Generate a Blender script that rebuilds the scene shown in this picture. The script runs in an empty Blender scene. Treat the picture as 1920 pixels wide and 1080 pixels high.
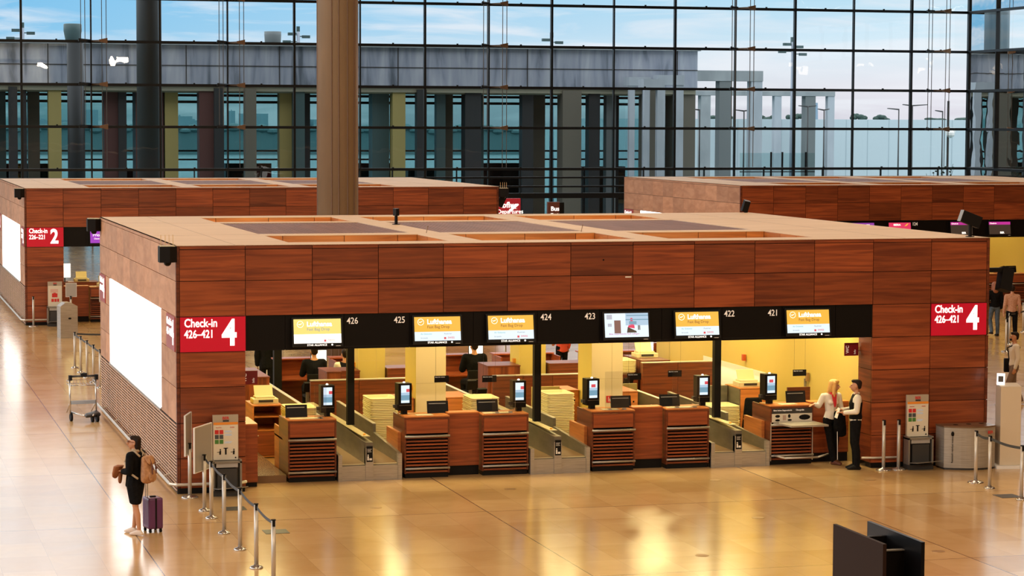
import bpy, bmesh, math, random
from mathutils import Vector, Matrix, Euler, noise
random.seed(7)
sc = bpy.context.scene
COL = sc.collection
PI = math.pi

# ---------------------------------------------------------------- camera
YAW, PITCH, ROLL, FPX = .27123, .06925, -.00378, 4533.08
cam_d = bpy.data.cameras.new('camera')
cam_d.sensor_width = 36
cam_d.lens = FPX / 1920 * 36
cam_d.clip_end = 5000
cam = bpy.data.objects.new('camera', cam_d)
COL.objects.link(cam)
_r = Vector((math.cos(YAW), -math.sin(YAW), 0))
_fh = Vector((math.sin(YAW), math.cos(YAW), 0))
_f = math.cos(PITCH) * _fh - math.sin(PITCH) * Vector((0, 0, 1))
_u = math.sin(PITCH) * _fh + math.cos(PITCH) * Vector((0, 0, 1))
_ri = math.cos(ROLL) * _r - math.sin(ROLL) * _u
_ui = math.sin(ROLL) * _r + math.cos(ROLL) * _u
CAMLOC = Vector((-5.883, -44.043, 6.870))
M = Matrix(((_ri.x, _ui.x, -_f.x, CAMLOC.x), (_ri.y, _ui.y, -_f.y, CAMLOC.y), (_ri.z, _ui.z, -_f.z, CAMLOC.z), (0, 0, 0, 1)))
cam.matrix_world = M
sc.camera = cam
sc.view_settings.view_transform = 'Standard'
sc.view_settings.look = 'None'
sc.view_settings.exposure = 0.0
sc.view_settings.gamma = 1
sc.cycles.use_denoising = True
sc.cycles.max_bounces = 8
sc.cycles.transparent_max_bounces = 16
sc.cycles.caustics_reflective = False
sc.cycles.caustics_refractive = False
sc.cycles.sample_clamp_indirect = 4

# ---------------------------------------------------------------- sky
SKY = 1.0
w = bpy.data.worlds.new('sky')
sc.world = w
w.use_nodes = True
nt = w.node_tree
nt.nodes.clear()
N = nt.nodes.new
L = nt.links.new
out = N('ShaderNodeOutputWorld'); bg = N('ShaderNodeBackground'); bg.inputs[1].default_value = SKY
tc = N('ShaderNodeTexCoord'); sep = N('ShaderNodeSeparateXYZ'); L(tc.outputs['Generated'], sep.inputs[0])
def ramp(tree, stops, interp='LINEAR'):
    r = tree.nodes.new('ShaderNodeValToRGB')
    r.color_ramp.interpolation = interp
    e = r.color_ramp.elements
    while len(e) > 1: e.remove(e[-1])
    e[0].position = stops[0][0]; e[0].color = (*stops[0][1], 1)
    for p, c in stops[1:]:
        q = e.new(p); q.color = (*c, 1)
    return r
mr = N('ShaderNodeMapRange'); mr.inputs[1].default_value = -.02; mr.inputs[2].default_value = .18
L(sep.outputs['Z'], mr.inputs[0])
rw = ramp(nt, [(0, (.30, .42, .45)), (.095, (.80, .74, .82)), (.17, (.92, .88, .94)), (.25, (.78, .90, .98)), (.36, (.56, .82, .98)), (.6, (.75, .88, 1.0)), (1, (.85, .90, .95))])
rb = ramp(nt, [(0, (.16, .32, .35)), (.095, (.24, .43, .46)), (.16, (.34, .54, .58)), (.215, (.70, .84, .95)), (.28, (.25, .60, .90)), (.45, (.20, .56, .92)), (.7, (.60, .80, .95)), (1, (.85, .90, .95))])
L(mr.outputs[0], rw.inputs[0]); L(mr.outputs[0], rb.inputs[0])
hx = N('ShaderNodeMapRange'); hx.inputs[1].default_value = .05; hx.inputs[2].default_value = .42
L(sep.outputs['X'], hx.inputs[0])
mx = N('ShaderNodeMix'); mx.data_type = 'RGBA'
L(hx.outputs[0], mx.inputs[0]); L(rb.outputs[0], mx.inputs[6]); L(rw.outputs[0], mx.inputs[7])
mp = N('ShaderNodeMapping'); mp.inputs['Scale'].default_value = (9, 9, 80)
L(tc.outputs['Generated'], mp.inputs[0])
nz = N('ShaderNodeTexNoise'); nz.inputs['Scale'].default_value = 1.6; nz.inputs['Detail'].default_value = 6; nz.inputs['Roughness'].default_value = .55; nz.inputs['Distortion'].default_value = .6
L(mp.outputs[0], nz.inputs[0])
cr = ramp(nt, [(.46, (0, 0, 0)), (.66, (1, 1, 1))])
L(nz.outputs[0], cr.inputs[0])
mc = N('ShaderNodeMath'); mc.operation = 'MULTIPLY'; mc.inputs[1].default_value = .7
L(cr.outputs[0], mc.inputs[0])
m2 = N('ShaderNodeMix'); m2.data_type = 'RGBA'; m2.inputs[7].default_value = (.95, .95, 1.0, 1)
L(mc.outputs[0], m2.inputs[0]); L(mx.outputs[2], m2.inputs[6])
ms = N('ShaderNodeMapRange'); ms.interpolation_type = 'SMOOTHSTEP'; ms.inputs[1].default_value = .055; ms.inputs[2].default_value = .17; ms.inputs[3].default_value = 1.0 * SKY; ms.inputs[4].default_value = 2.3 * SKY
L(sep.outputs['Z'], ms.inputs[0]); L(ms.outputs[0], bg.inputs[1])
L(m2.outputs[2], bg.inputs[0]); L(bg.outputs[0], out.inputs[0])

# ---------------------------------------------------------------- hall lamps and added side fill
def area(name, loc, sx, sy, power, color, rot=(0, 0, 0), spread=None):
    d = bpy.data.lights.new(name, 'AREA'); d.shape = 'RECTANGLE'; d.size = sx; d.size_y = sy
    d.energy = power; d.color = color
    if spread: d.spread = spread
    o = bpy.data.objects.new(name, d); o.location = loc; o.rotation_euler = rot; COL.objects.link(o)
    return o
WARM = (1, .72, .44)
KL = 0.37
for i, (x, y) in enumerate([(-2, -14), (12, -14), (26, -14), (-2, 6), (14, 6), (30, 8), (-2, 26), (14, 26), (32, 26), (2, 46), (20, 46), (40, 46)]):
    area('ceiling_lamp', (x, y, 19), 3.6, 3.6, 2300 * KL, WARM)
for x in (-18, -10, -2, 6, 14, 22):
    area('mezzanine_lamp', (x, -30, 13), 1.2, .6, 620, (1, .74, .48), (math.radians(62), 0, 0))
for y in (0, 14, 28, 44):
    area('side_fill_light', (-26, y, 12), 1.2, 1.2, 900, (1, .78, .55), (0, math.radians(-62), 0))  # unseen lights added to brighten the pavilion's left side wall

# ================================================================= helpers
_t = bmesh.new(); bmesh.ops.create_icosphere(_t, subdivisions=2, radius=1); ICO = [tuple(v.co) for v in _t.verts]; _t.free()
class MB:
    def __init__(s): s.bm = bmesh.new()
    def box(s, x0, y0, z0, x1, y1, z1, rot=None, bev=0):
        c = ((x0 + x1) / 2, (y0 + y1) / 2, (z0 + z1) / 2)
        m = Matrix.Translation(c)
        if rot: m = m @ Euler(rot).to_matrix().to_4x4()
        m = m @ Matrix.Diagonal((abs(x1 - x0), abs(y1 - y0), abs(z1 - z0), 1))
        r = bmesh.ops.create_cube(s.bm, size=1, matrix=m)
        if bev:
            es = list({e for v in r['verts'] for e in v.link_edges})
            bmesh.ops.bevel(s.bm, geom=es, offset=bev, segments=2, affect='EDGES', profile=.7)
        return s
    def cyl(s, p0, p1, r0, r1=None, n=12, caps=True):
        p0 = Vector(p0); p1 = Vector(p1); d = p1 - p0
        if r1 is None: r1 = r0
        m = Matrix.Translation((p0 + p1) / 2) @ d.to_track_quat('Z', 'Y').to_matrix().to_4x4()
        bmesh.ops.create_cone(s.bm, cap_ends=caps, segments=n, radius1=r0, radius2=r1, depth=d.length, matrix=m)
        return s
    def tube(s, pts, r, n=8):
        for a, b in zip(pts, pts[1:]): s.cyl(a, b, r, n=n)
        for p in pts[1:-1]: s.ball(p, (r, r, r), 6)
        return s
    def ball(s, c, r, n=12, rot=None):
        if not hasattr(r, '__len__'): r = (r, r, r)
        m = Matrix.Translation(c)
        if rot: m = m @ Euler(rot).to_matrix().to_4x4()
        m = m @ Matrix.Diagonal((*r, 1))
        bmesh.ops.create_uvsphere(s.bm, u_segments=n, v_segments=max(4, n // 2 + 1), radius=1, matrix=m)
        return s
    def lathe(s, prof, c=(0, 0, 0), n=20):
        rings = []
        for r, z in prof:
            rings.append([s.bm.verts.new((c[0] + r * math.cos(2 * PI * k / n), c[1] + r * math.sin(2 * PI * k / n), c[2] + z)) for k in range(n)])
        for a, b in zip(rings, rings[1:]):
            for k in range(n): s.bm.faces.new((a[k], a[(k + 1) % n], b[(k + 1) % n], b[k]))
        s.bm.faces.new(rings[0][::-1]); s.bm.faces.new(rings[-1])
        return s
    def prism(s, pts, vec):
        vec = Vector(vec)
        a = [s.bm.verts.new(p) for p in pts]; b = [s.bm.verts.new(Vector(p) + vec) for p in pts]
        n = len(a)
        s.bm.faces.new(a); s.bm.faces.new(b[::-1])
        for k in range(n): s.bm.faces.new((a[k], b[k], b[(k + 1) % n], a[(k + 1) % n]))
        return s
    def quad(s, *pts):
        s.bm.faces.new([s.bm.verts.new(p) for p in pts]); return s
    def hull(s, balls, n=8):
        """convex hull round a list of (centre, radius(3))"""
        t = bmesh.new()
        for c, r in balls:
            if not hasattr(r, '__len__'): r = (r, r, r)
            for d in ICO: t.verts.new((c[0] + d[0] * r[0], c[1] + d[1] * r[1], c[2] + d[2] * r[2]))
        g = bmesh.ops.convex_hull(t, input=t.verts)
        t.verts.ensure_lookup_table()
        mp_ = {}
        for f in t.faces:
            vs = []
            for v in f.verts:
                if v not in mp_: mp_[v] = s.bm.verts.new(v.co)
                vs.append(mp_[v])
            s.bm.faces.new(vs)
        t.free()
        return s
    def mesh(s, name, mat, smooth=False):
        me = bpy.data.meshes.new(name)
        bmesh.ops.recalc_face_normals(s.bm, faces=s.bm.faces)
        s.bm.to_mesh(me); s.bm.free()
        if mat: me.materials.append(mat)
        if smooth:
            for p in me.polygons: p.use_smooth = True
        return me
    def build(s, name, mat, parent=None, smooth=False, kind=None):
        o = bpy.data.objects.new(name, s.mesh(name, mat, smooth)); COL.objects.link(o)
        if parent: o.parent = parent
        if kind: o['kind'] = kind
        return o
def thing(name, label, cat, loc=(0, 0, 0), rotz=0, group=None):
    o = bpy.data.objects.new(name, None); COL.objects.link(o)
    o.empty_display_size = .2
    o.location = loc; o.rotation_euler = (0, 0, rotz); o['label'] = label; o['category'] = cat
    if group: o['group'] = group
    return o
def tag(o, label, cat, group=None):
    o['label'] = label; o['category'] = cat
    if group: o['group'] = group
    return o
def struct(o): o['kind'] = 'structure'; return o
def copy_tree(o, parent=None):
    c = o.copy(); COL.objects.link(c)
    if parent: c.parent = parent
    for ch in list(o.children): copy_tree(ch, c)
    return c
def dup(o, loc, rotz, label, group=None):
    c = copy_tree(o); c.location = loc; c.rotation_euler = (0, 0, rotz); c['label'] = label
    if group: c['group'] = group
    return c
_dg = None
def text(name, s, size, loc, rot, mat, parent=None, bold=0, align='LEFT', ext=.004, sx=1, shear=0):
    c = bpy.data.curves.new(name, 'FONT'); c.body = s; c.size = size; c.offset = bold * size; c.extrude = ext; c.align_x = align
    c.shear = shear; c.resolution_u = 3
    t = bpy.data.objects.new(name, c); COL.objects.link(t)
    me = bpy.data.meshes.new_from_object(t.evaluated_get(bpy.context.evaluated_depsgraph_get()))
    bpy.data.objects.remove(t); bpy.data.curves.remove(c)
    me.materials.clear(); me.materials.append(mat)
    o = bpy.data.objects.new(name, me); COL.objects.link(o); o.location = loc; o.rotation_euler = rot; o.scale = (sx, 1, 1)
    if parent: o.parent = parent
    return o
FR = (PI / 2, 0, 0)            # lettering that faces -y

# ================================================================= materials
def lin(r, g, b):
    f = lambda c: ((c / 255 + .055) / 1.055) ** 2.4 if c > 10 else c / 255 / 12.92
    return (f(r), f(g), f(b))
def mat(name, col, rough=.5, metal=0, emi=None, es=1, spec=.5, alpha=1, coat=0):
    m = bpy.data.materials.new(name); m.use_nodes = True
    b = m.node_tree.nodes['Principled BSDF']
    b.inputs['Base Color'].default_value = (*col, 1); b.inputs['Roughness'].default_value = rough
    b.inputs['Metallic'].default_value = metal; b.inputs['Specular IOR Level'].default_value = spec
    b.inputs['Coat Weight'].default_value = coat
    if emi: b.inputs['Emission Color'].default_value = (*emi, 1); b.inputs['Emission Strength'].default_value = es
    if alpha < 1: b.inputs['Alpha'].default_value = alpha
    return m
def noisy(name, c1, c2, scale=(1, 1, 1), ns=5, rough=.5, metal=0, detail=4, bump=0, dist=0, island=0, coat=0, lo=.35, hi=.65):
    m = mat(name, c1, rough, metal, coat=coat); t = m.node_tree; b = t.nodes['Principled BSDF']
    g = t.nodes.new('ShaderNodeNewGeometry'); tcn = t.nodes.new('ShaderNodeTexCoord'); mpn = t.nodes.new('ShaderNodeMapping')
    mpn.inputs['Scale'].default_value = scale
    va = t.nodes.new('ShaderNodeVectorMath'); va.operation = 'SCALE'; va.inputs['Scale'].default_value = 37.0
    cx = t.nodes.new('ShaderNodeCombineXYZ')
    for i in range(3): t.links.new(g.outputs['Random Per Island'], cx.inputs[i])
    t.links.new(cx.outputs[0], va.inputs[0])
    ad = t.nodes.new('ShaderNodeVectorMath'); ad.operation = 'ADD'
    t.links.new(tcn.outputs['Object'], mpn.inputs[0]); t.links.new(mpn.outputs[0], ad.inputs[0]); t.links.new(va.outputs[0], ad.inputs[1])
    n = t.nodes.new('ShaderNodeTexNoise'); n.inputs['Scale'].default_value = ns; n.inputs['Detail'].default_value = detail; n.inputs['Distortion'].default_value = dist
    t.links.new(ad.outputs[0], n.inputs[0])
    r = ramp(t, [(lo, c1), (hi, c2)]); t.links.new(n.outputs[0], r.inputs[0])
    src = r.outputs[0]
    if island:
        mm = t.nodes.new('ShaderNodeMapRange'); mm.inputs[3].default_value = 1 - island; mm.inputs[4].default_value = 1 + island
        t.links.new(g.outputs['Random Per Island'], mm.inputs[0])
        mu = t.nodes.new('ShaderNodeVectorMath'); mu.operation = 'SCALE'
        t.links.new(src, mu.inputs[0]); t.links.new(mm.outputs[0], mu.inputs['Scale']); src = mu.outputs[0]
    t.links.new(src, b.inputs['Base Color'])
    if bump:
        bp = t.nodes.new('ShaderNodeBump'); bp.inputs['Strength'].default_value = bump; bp.inputs['Distance'].default_value = .01
        t.links.new(n.outputs[0], bp.inputs['Height']); t.links.new(bp.outputs[0], b.inputs['Normal'])
    return m
def glassy(name, tint=(1, 1, 1), base=.06, rough=0.0, wave=0, edge=.9):
    m = bpy.data.materials.new(name); m.use_nodes = True; t = m.node_tree; t.nodes.clear()
    o = t.nodes.new('ShaderNodeOutputMaterial'); tr = t.nodes.new('ShaderNodeBsdfTransparent'); tr.inputs[0].default_value = (*tint, 1)
    gl = t.nodes.new('ShaderNodeBsdfGlossy'); gl.inputs['Roughness'].default_value = rough
    lw = t.nodes.new('ShaderNodeFresnel'); lw.inputs[0].default_value = 1.5
    mxn = t.nodes.new('ShaderNodeMixShader'); t.links.new(lw.outputs[0], mxn.inputs[0]); t.links.new(tr.outputs[0], mxn.inputs[1]); t.links.new(gl.outputs[0], mxn.inputs[2])
    t.links.new(mxn.outputs[0], o.inputs[0])
    if wave:
        tcn = t.nodes.new('ShaderNodeTexCoord'); n = t.nodes.new('ShaderNodeTexNoise'); n.inputs['Scale'].default_value = .5; n.inputs['Detail'].default_value = 2
        t.links.new(tcn.outputs['Object'], n.inputs[0])
        bp = t.nodes.new('ShaderNodeBump'); bp.inputs['Strength'].default_value = wave; bp.inputs['Distance'].default_value = .02
        t.links.new(n.outputs[0], bp.inputs['Height']); t.links.new(bp.outputs[0], gl.inputs['Normal']); t.links.new(bp.outputs[0], lw.inputs['Normal'])
    return m
WC1, WC2 = (.15, .030, .010), (.30, .070, .021)
WOOD = noisy('walnut_panel', WC1, WC2, (.45, .45, 9), 1.5, .34, detail=5, dist=.8, island=.32, coat=.15)
WOODV = noisy('walnut_vertical', (.10, .02, .007), (.24, .06, .018), (9, 9, .5), 1.5, .4, dist=.5, island=.15)
WOODD = noisy('dark_walnut', (.085, .018, .007), (.18, .042, .014), (.5, .5, 9), 1.6, .35, dist=.6, island=.15)
WOODO = noisy('lamplit_orange_walnut', (.36, .11, .025), (.55, .19, .045), (.5, .5, 8), 1.5, .4, dist=.6, island=.15)  # the same walnut with warm lamp light painted in as orange
WOODS = noisy('skylit_side_walnut', (.46, .22, .11), (.60, .32, .18), (1.2, 1.2, 4), 1.2, .5, dist=.4, island=.14)  # the same walnut, reflected skylight painted in as a paler base colour
SLAT = noisy('side_slat', (.66, .42, .28), (.76, .50, .36), (1, 1, 6), 1.5, .5)
ROOFM = noisy('roof_board', (.68, .50, .34), (.77, .58, .41), (.3, 5, 1), 1.2, .6, detail=2)
GRILLE = noisy('roof_slat', (.20, .085, .05), (.30, .13, .08), (.5, .5, 1), 1, .5)
BLACK = mat('black_panel', (.004, .003, .003), .4, spec=.2)
BLACKM = mat('black_matte', (.005, .004, .004), .6, spec=.2)
DARK = mat('dark_interior', (.012, .008, .006), .8)
DGREY = mat('dark_grey', (.035, .033, .032), .45)
GREY = mat('grey_metal', (.30, .28, .25), .35, .6)
STEEL = noisy('brushed_steel', (.38, .34, .29), (.50, .46, .40), (1, 1, 30), 3, .38, .45)
CHROME = mat('polished_steel', (.62, .59, .55), .22, .9)
ALU = mat('pole_aluminium', (.60, .56, .50), .38, .45)
BELTG = noisy('belt_wall_grey', (.17, .155, .12), (.24, .21, .165), (2, 2, 8), 1, .35, .4)
BELT = mat('belt_rubber', (.26, .15, .065), .55)
CREAM = mat('tray_cream', (.82, .72, .42), .5)
CREAMD = mat('printer_cream', (.66, .58, .38), .5)
YWALL = noisy('yellow_wall', (.62, .47, .12), (.66, .50, .14), (1, 1, 1), .6, .45)
OLIVE = mat('pillar_yellow', (.50, .38, .11), .5)
PILW = mat('pillar_cream', (.74, .60, .38), .5)
COLM = noisy('column_metal', (.255, .195, .145), (.28, .215, .16), (1, 1, .3), 2, .45, .25)
RED = mat('sign_red', (.45, .004, .02), .3, emi=(.60, .005, .026), es=.34)
REDD = mat('flag_sign_red', (.20, .004, .012), .4)
REDSIDE = mat('side_sign_red', (.22, .03, .03), .3, emi=(.35, .04, .04), es=.35)
WHITE = mat('white_paint', (.8, .78, .74), .5)
LITW = mat('lit_white', (.9, .9, .9), .5, emi=(1, .97, .92), es=1.2)
LBOX = mat('light_box', (.9, .9, .9), .4, emi=(1, .97, .93), es=2.6)
SIGNG = mat('sign_back_grey', (.42, .41, .40), .4, .3)
NUMW = mat('number_grey', (.6, .52, .42), .5, emi=(.75, .62, .5), es=.55)
def emis(name, c, s=1): return mat(name, (.02, .02, .02), .3, emi=c, es=s)
SC_Y = emis('screen_yellow', (.98, .50, .05), 1.0)
SC_YW = emis('screen_pale_yellow', (1.0, .78, .20), 1.0)
SC_W = emis('screen_white', (.80, .92, 1.0), 1.05)
SC_B = emis('screen_steel_blue', (.18, .36, .48), 1)
SC_LB = emis('screen_light_blue', (.45, .62, .78), 1)
SC_R = emis('screen_red', (.75, .08, .10), 1)
SC_PK = emis('screen_pink', (.80, .04, .12), 1)
SC_PU = emis('screen_purple', (.30, .05, .38), 1)
SC_MG = emis('screen_magenta', (.55, .03, .30), 1)
SC_D = emis('screen_dark', (.05, .03, .02), 1)
SC_BR = emis('screen_brown', (.22, .10, .08), 1)
SC_G = emis('screen_grey', (.5, .52, .6), 1)
SC_T = emis('screen_teal', (.1, .5, .5), 1)
TXT_BR = emis('text_brown', (.28, .10, .02), 1)
TXT_GR = emis('text_grey', (.30, .34, .36), 1)
PLEX = glassy('acrylic', (.93, .93, .95), wave=0)
GLASS = glassy('facade_glass', (.93, .97, .98), wave=.25)
MULL = mat('mullion_black', (.006, .007, .008), .4, .3)
CABLE = mat('cable_steel', (.10, .075, .055), .35, .7)
BRASS = mat('bracket_bronze', (.24, .14, .08), .4, .6)
SKIN = mat('skin', (.56, .27, .15), .5)
SKIN2 = mat('skin_tanned', (.42, .19, .10), .5)
LIP = mat('lips', (.40, .06, .05), .5)
EYE = mat('eye_dark', (.02, .012, .01), .3)
HAIRB = noisy('hair_brown', (.010, .005, .003), (.022, .010, .006), (8, 8, 1), 6, .6); HAIRB.node_tree.nodes['Principled BSDF'].inputs['Specular IOR Level'].default_value = .2
HAIRY = noisy('hair_blond', (.60, .30, .07), (.80, .48, .14), (14, 14, 2), 5, .45)
CLOTHK = noisy('black_cloth', (.004, .004, .0045), (.008, .0075, .008), (1, 1, 1), 20, .9); CLOTHK.node_tree.nodes['Principled BSDF'].inputs['Specular IOR Level'].default_value = .12
CLOTHN = mat('dark_navy_cloth', (.006, .006, .009), .9, spec=.15)
SHIRT = mat('white_shirt', (.80, .74, .64), .7)
DENIM = noisy('denim', (.05, .08, .12), (.09, .13, .18), (1, 1, 1), 12, .8)
TAN = noisy('tan_leather', (.36, .17, .075), (.55, .29, .14), (1, 1, 1), 14, .6, bump=.4)
BROWNL = mat('brown_leather', (.12, .035, .018), .5)
HATM = mat('hat_brown', (.36, .14, .06), .8)
SNEAK = mat('sneaker_white', (.78, .66, .58), .6)
PURPLE = mat('suitcase_purple', (.12, .035, .12), .35)
SCARF = mat('red_scarf', (.62, .02, .03), .6)
ORANGE = mat('orange_red_cloth', (.80, .10, .05), .7)
CHECK = noisy('checked_cloth', (.45, .20, .12), (.62, .36, .24), (1, 1, 1), 40, .8)
BEIGE = mat('beige_cloth', (.45, .35, .24), .8)
POSTW = mat('poster_cream', (.72, .66, .54), .5)
TAPE = mat('barrier_tape', (.05, .055, .06), .6)
ORNG = mat('poster_orange', (.80, .28, .03), .5)
PGREEN = mat('poster_green', (.06, .22, .04), .5)
PGREY = mat('poster_slate', (.06, .07, .08), .5)
PRED = mat('poster_red', (.60, .02, .02), .5)
PKIOSK = mat('kiosk_cream', (.66, .55, .40), .5)

# floor: limestone slabs with movement joints
def floor_mat():
    m = mat('limestone', (.6, .45, .28), .12, spec=.75); t = m.node_tree; b = t.nodes['Principled BSDF']; n = t.nodes.new; l = t.links.new
    g = n('ShaderNodeNewGeometry'); s = n('ShaderNodeSeparateXYZ'); l(g.outputs['Position'], s.inputs[0])
    def mth(op, a, bb=None):
        q = n('ShaderNodeMath'); q.operation = op
        for i, v in enumerate((a, bb)):
            if v is None: continue
            if isinstance(v, (int, float)): q.inputs[i].default_value = v
            else: l(v, q.inputs[i])
        return q.outputs[0]
    def joint(src, off, per, wid):
        f = mth('FRACT', mth('DIVIDE', mth('SUBTRACT', src, off), per))
        return mth('LESS_THAN', mth('MINIMUM', f, mth('SUBTRACT', 1.0, f)), wid / 2 / per)
    X, Y = s.outputs[0], s.outputs[1]
    big = mth('MAXIMUM', joint(X, 5.0, 6.25, .022), joint(Y, -3.3, 6.25, .02))
    small = mth('MAXIMUM', joint(X, 5.0, .78125, .008), joint(Y, -3.3, 1.25, .010))
    cmb = n('ShaderNodeCombineXYZ'); l(mth('FLOOR', mth('DIVIDE', mth('SUBTRACT', X, 5.0), .78125)), cmb.inputs[0]); l(mth('FLOOR', mth('DIVIDE', mth('SUBTRACT', Y, -3.3), 1.25)), cmb.inputs[1])
    wn = n('ShaderNodeTexWhiteNoise'); wn.noise_dimensions = '2D'; l(cmb.outputs[0], wn.inputs[0])
    no = n('ShaderNodeTexNoise'); no.inputs['Scale'].default_value = 1.3; no.inputs['Detail'].default_value = 6; no.inputs['Distortion'].default_value = 1.0
    l(g.outputs['Position'], no.inputs[0])
    v = mth('ADD', mth('MULTIPLY', wn.outputs[0], .45), mth('MULTIPLY', no.outputs[0], .55))
    r = ramp(t, [(.25, (.56, .345, .145)), (.75, (.68, .455, .215))]); l(v, r.inputs[0])
    m1 = n('ShaderNodeMix'); m1.data_type = 'RGBA'; l(mth('MULTIPLY', small, .35), m1.inputs[0]); l(r.outputs[0], m1.inputs[6]); m1.inputs[7].default_value = (.2, .12, .06, 1)
    m3 = n('ShaderNodeMix'); m3.data_type = 'RGBA'; l(mth('MULTIPLY', big, .85), m3.inputs[0]); l(m1.outputs[2], m3.inputs[6]); m3.inputs[7].default_value = (.06, .04, .03, 1)
    l(m3.outputs[2], b.inputs['Base Color'])
    rr = n('ShaderNodeMapRange'); rr.inputs[3].default_value = .13; rr.inputs[4].default_value = .22; l(no.outputs[0], rr.inputs[0]); l(rr.outputs[0], b.inputs['Roughness'])
    bp = n('ShaderNodeBump'); bp.inputs['Strength'].default_value = .06; bp.inputs['Distance'].default_value = .02
    n2 = n('ShaderNodeTexNoise'); n2.inputs['Scale'].default_value = .9; n2.inputs['Detail'].default_value = 1; l(g.outputs['Position'], n2.inputs[0])
    l(n2.outputs[0], bp.inputs['Height']); l(bp.outputs[0], b.inputs['Normal'])
    return m
FLOORM = floor_mat()

# ================================================================= setting
struct(MB().box(-45, -60, -.3, 60, 90.3, 0).build('floor', FLOORM))
struct(MB().box(-45, -60, 32.5, 60.4, 90.3, 32.8).build('ceiling', mat('ceiling_wood', (.20, .10, .05), .6)))
struct(MB().box(-45, -60.3, 0, 60, -60, 32.5).build('wall_back', mat('wall_brown', (.10, .06, .04), .7)))
APRON = noisy('apron_ground', (.085, .155, .16), (.115, .20, .205), (.05, .2, 1), 1, .5, detail=3)
struct(MB().box(-900, 90.31, -.6, 1500, 2500, -.3).build('ground', APRON))

# glass facade
def facade():
    Z = [2.54, 4.07, 6.43, 8.73, 11.08, 13.45, 15.8, 18.15, 20.5, 22.85, 25.2, 27.55, 29.9]
    f = MB().box(-45, 89.95, 0, -44.9, 90.05, .1).build('window_1', MULL); struct(f)
    g = MB()
    x = 59.95 - 3.75 * 27; xs = []
    while x < 59.96: xs.append(x); x += 3.75
    for a, b in zip(xs, xs[1:]):
        zz = [0] + Z + [32.5]
        for c, d in zip(zz, zz[1:]):
            j = random.uniform(-.004, .004); k = random.uniform(-.004, .004)
            g.quad((a, 90 + j, c), (b, 90 - j, c), (b, 90 + k, d), (a, 90 - k, d))
    g.build('glass_pane', GLASS, f)
    for i, x in enumerate(xs):
        wd = .075 if i % 2 else .12
        MB().box(x - wd / 2, 89.86, 0, x + wd / 2, 90.1, 32.5).build('mullion', MULL, f)
    for z in Z:
        h = .15 if z < 13.6 else .13
        if z == 2.54: h = .30
        MB().box(-45, 89.84, z - h / 2, 60, 90.1, z + h / 2).build('transom', MULL, f)
    for z in (3.06, 3.58): MB().box(-45, 89.88, z - .05, 60, 90.08, z + .05).build('transom', MULL, f)
    for i, x in enumerate(xs[14:-1]): MB().box(x + 1.85, 89.9, 0, x + 1.90, 90.08, 4.07).build('mullion', MULL, f)
    # little clamps on the transoms
    cl = MB()
    for x in xs:
        for z in Z[1:6]:
            cl.box(x + 1.83, 89.80, z + .07, x + 1.92, 89.9, z + .13)
    cl.build('clamp', MULL, f)
    # the return wall on the right
    r = MB().box(59.95, 60, 0, 60.05, 90, .1).build('window_2', MULL); struct(r)
    g = MB()
    for y in range(60, 90, 4):
        for c, d in zip([0] + Z, Z + [32.5]): g.quad((60, y, c), (60, min(90, y + 4), c), (60, min(90, y + 4), d), (60, y, d))
    g.build('glass_pane', GLASS, r)
    for y in (86.2, 82.4, 78.6, 74.8, 71, 67.2): MB().box(59.86, y - .04, 0, 60.1, y + .04, 32.5).build('mullion', MULL, r)
    for z in Z: MB().box(59.84, 60, z - .075, 60.1, 90, z + .075).build('transom', MULL, r)
facade()
struct(MB().box(60, -60, 0, 60.3, 60, 32.5).build('wall_right', mat('wall_wood', (.16, .07, .035), .5)))
# cable trusses in front of the mullions
def cable_truss(x, side, n, lab):
    t = thing('cable_truss', lab, 'cable truss', (x, 89.8, 0), 0, 'cable trusses bracing the glass wall')
    a = (-.55, -.32) if side else (-.5, -.3)
    for k, dx in enumerate((-.62, -.40, .50, .74)):
        y = -1.2
        top = 25
        low = 4.2 if dx > 0 else 6.5
        MB().cyl((dx, y, low), (dx + (.05 if side else 0), y, top), .022, n=6).build('cable', CABLE, t)
    for z in (6.43, 8.73, 11.08, 13.45):
        m = MB()
        m.prism([(-.75, -1.3, z + .12), (-.75, -1.3, z - .06), (.0, -.02, z - .10), (.0, -.02, z + .10)], (.05, 0, 0))
        m.box(-.75, -1.32, z - .05, -.30, -1.12, z + .05)
        m.build('bracket', MULL, t)
        m = MB(); m.prism([(.35, -1.28, z - .05), (.80, -1.28, z - .14), (.80, -1.28, z + .16), (.35, -1.28, z + .07)], (0, .14, 0))
        m.prism([(.0, -.02, z + .06), (.5, -1.3, z + .06), (.5, -1.3, z - .04), (0, -.02, z - .04)], (.05, 0, 0))
        m.build('bracket', BRASS, t)
for i, (x, lab) in enumerate([(7.40, 'steel cable truss on the glass wall, leftmost in the picture'),
                              (14.9, 'steel cable truss on the glass wall, left of the tall beige column'),
                              (29.90, 'steel cable truss on the glass wall, just right of the tall beige column'),
                              (44.85, 'steel cable truss on the glass wall above the wooden pavilion at right'),
                              (57.3, 'steel cable truss on the glass wall near its right corner')]):
    cable_truss(x, i == 4, 0, lab)

# tall column between the pavilions
c = thing('column', 'tall beige metal-clad column behind the front wooden pavilion', 'column', (8.13, 25.4, 0))
MB().lathe([(.60, 0), (.60, 32.5)], n=40).build('shaft', COLM, c, True)
m = MB()
for a in (-118, -98, -72, -48, 62, 82, 108, 132, 0, 180, 152, 28):
    a = math.radians(a); m.cyl((.597 * math.cos(a), .597 * math.sin(a), 0), (.597 * math.cos(a), .597 * math.sin(a), 32.5), .022, n=6)
m.build('vertical_rib', mat('rib', (.17, .10, .062), .5, .2), c)

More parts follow.
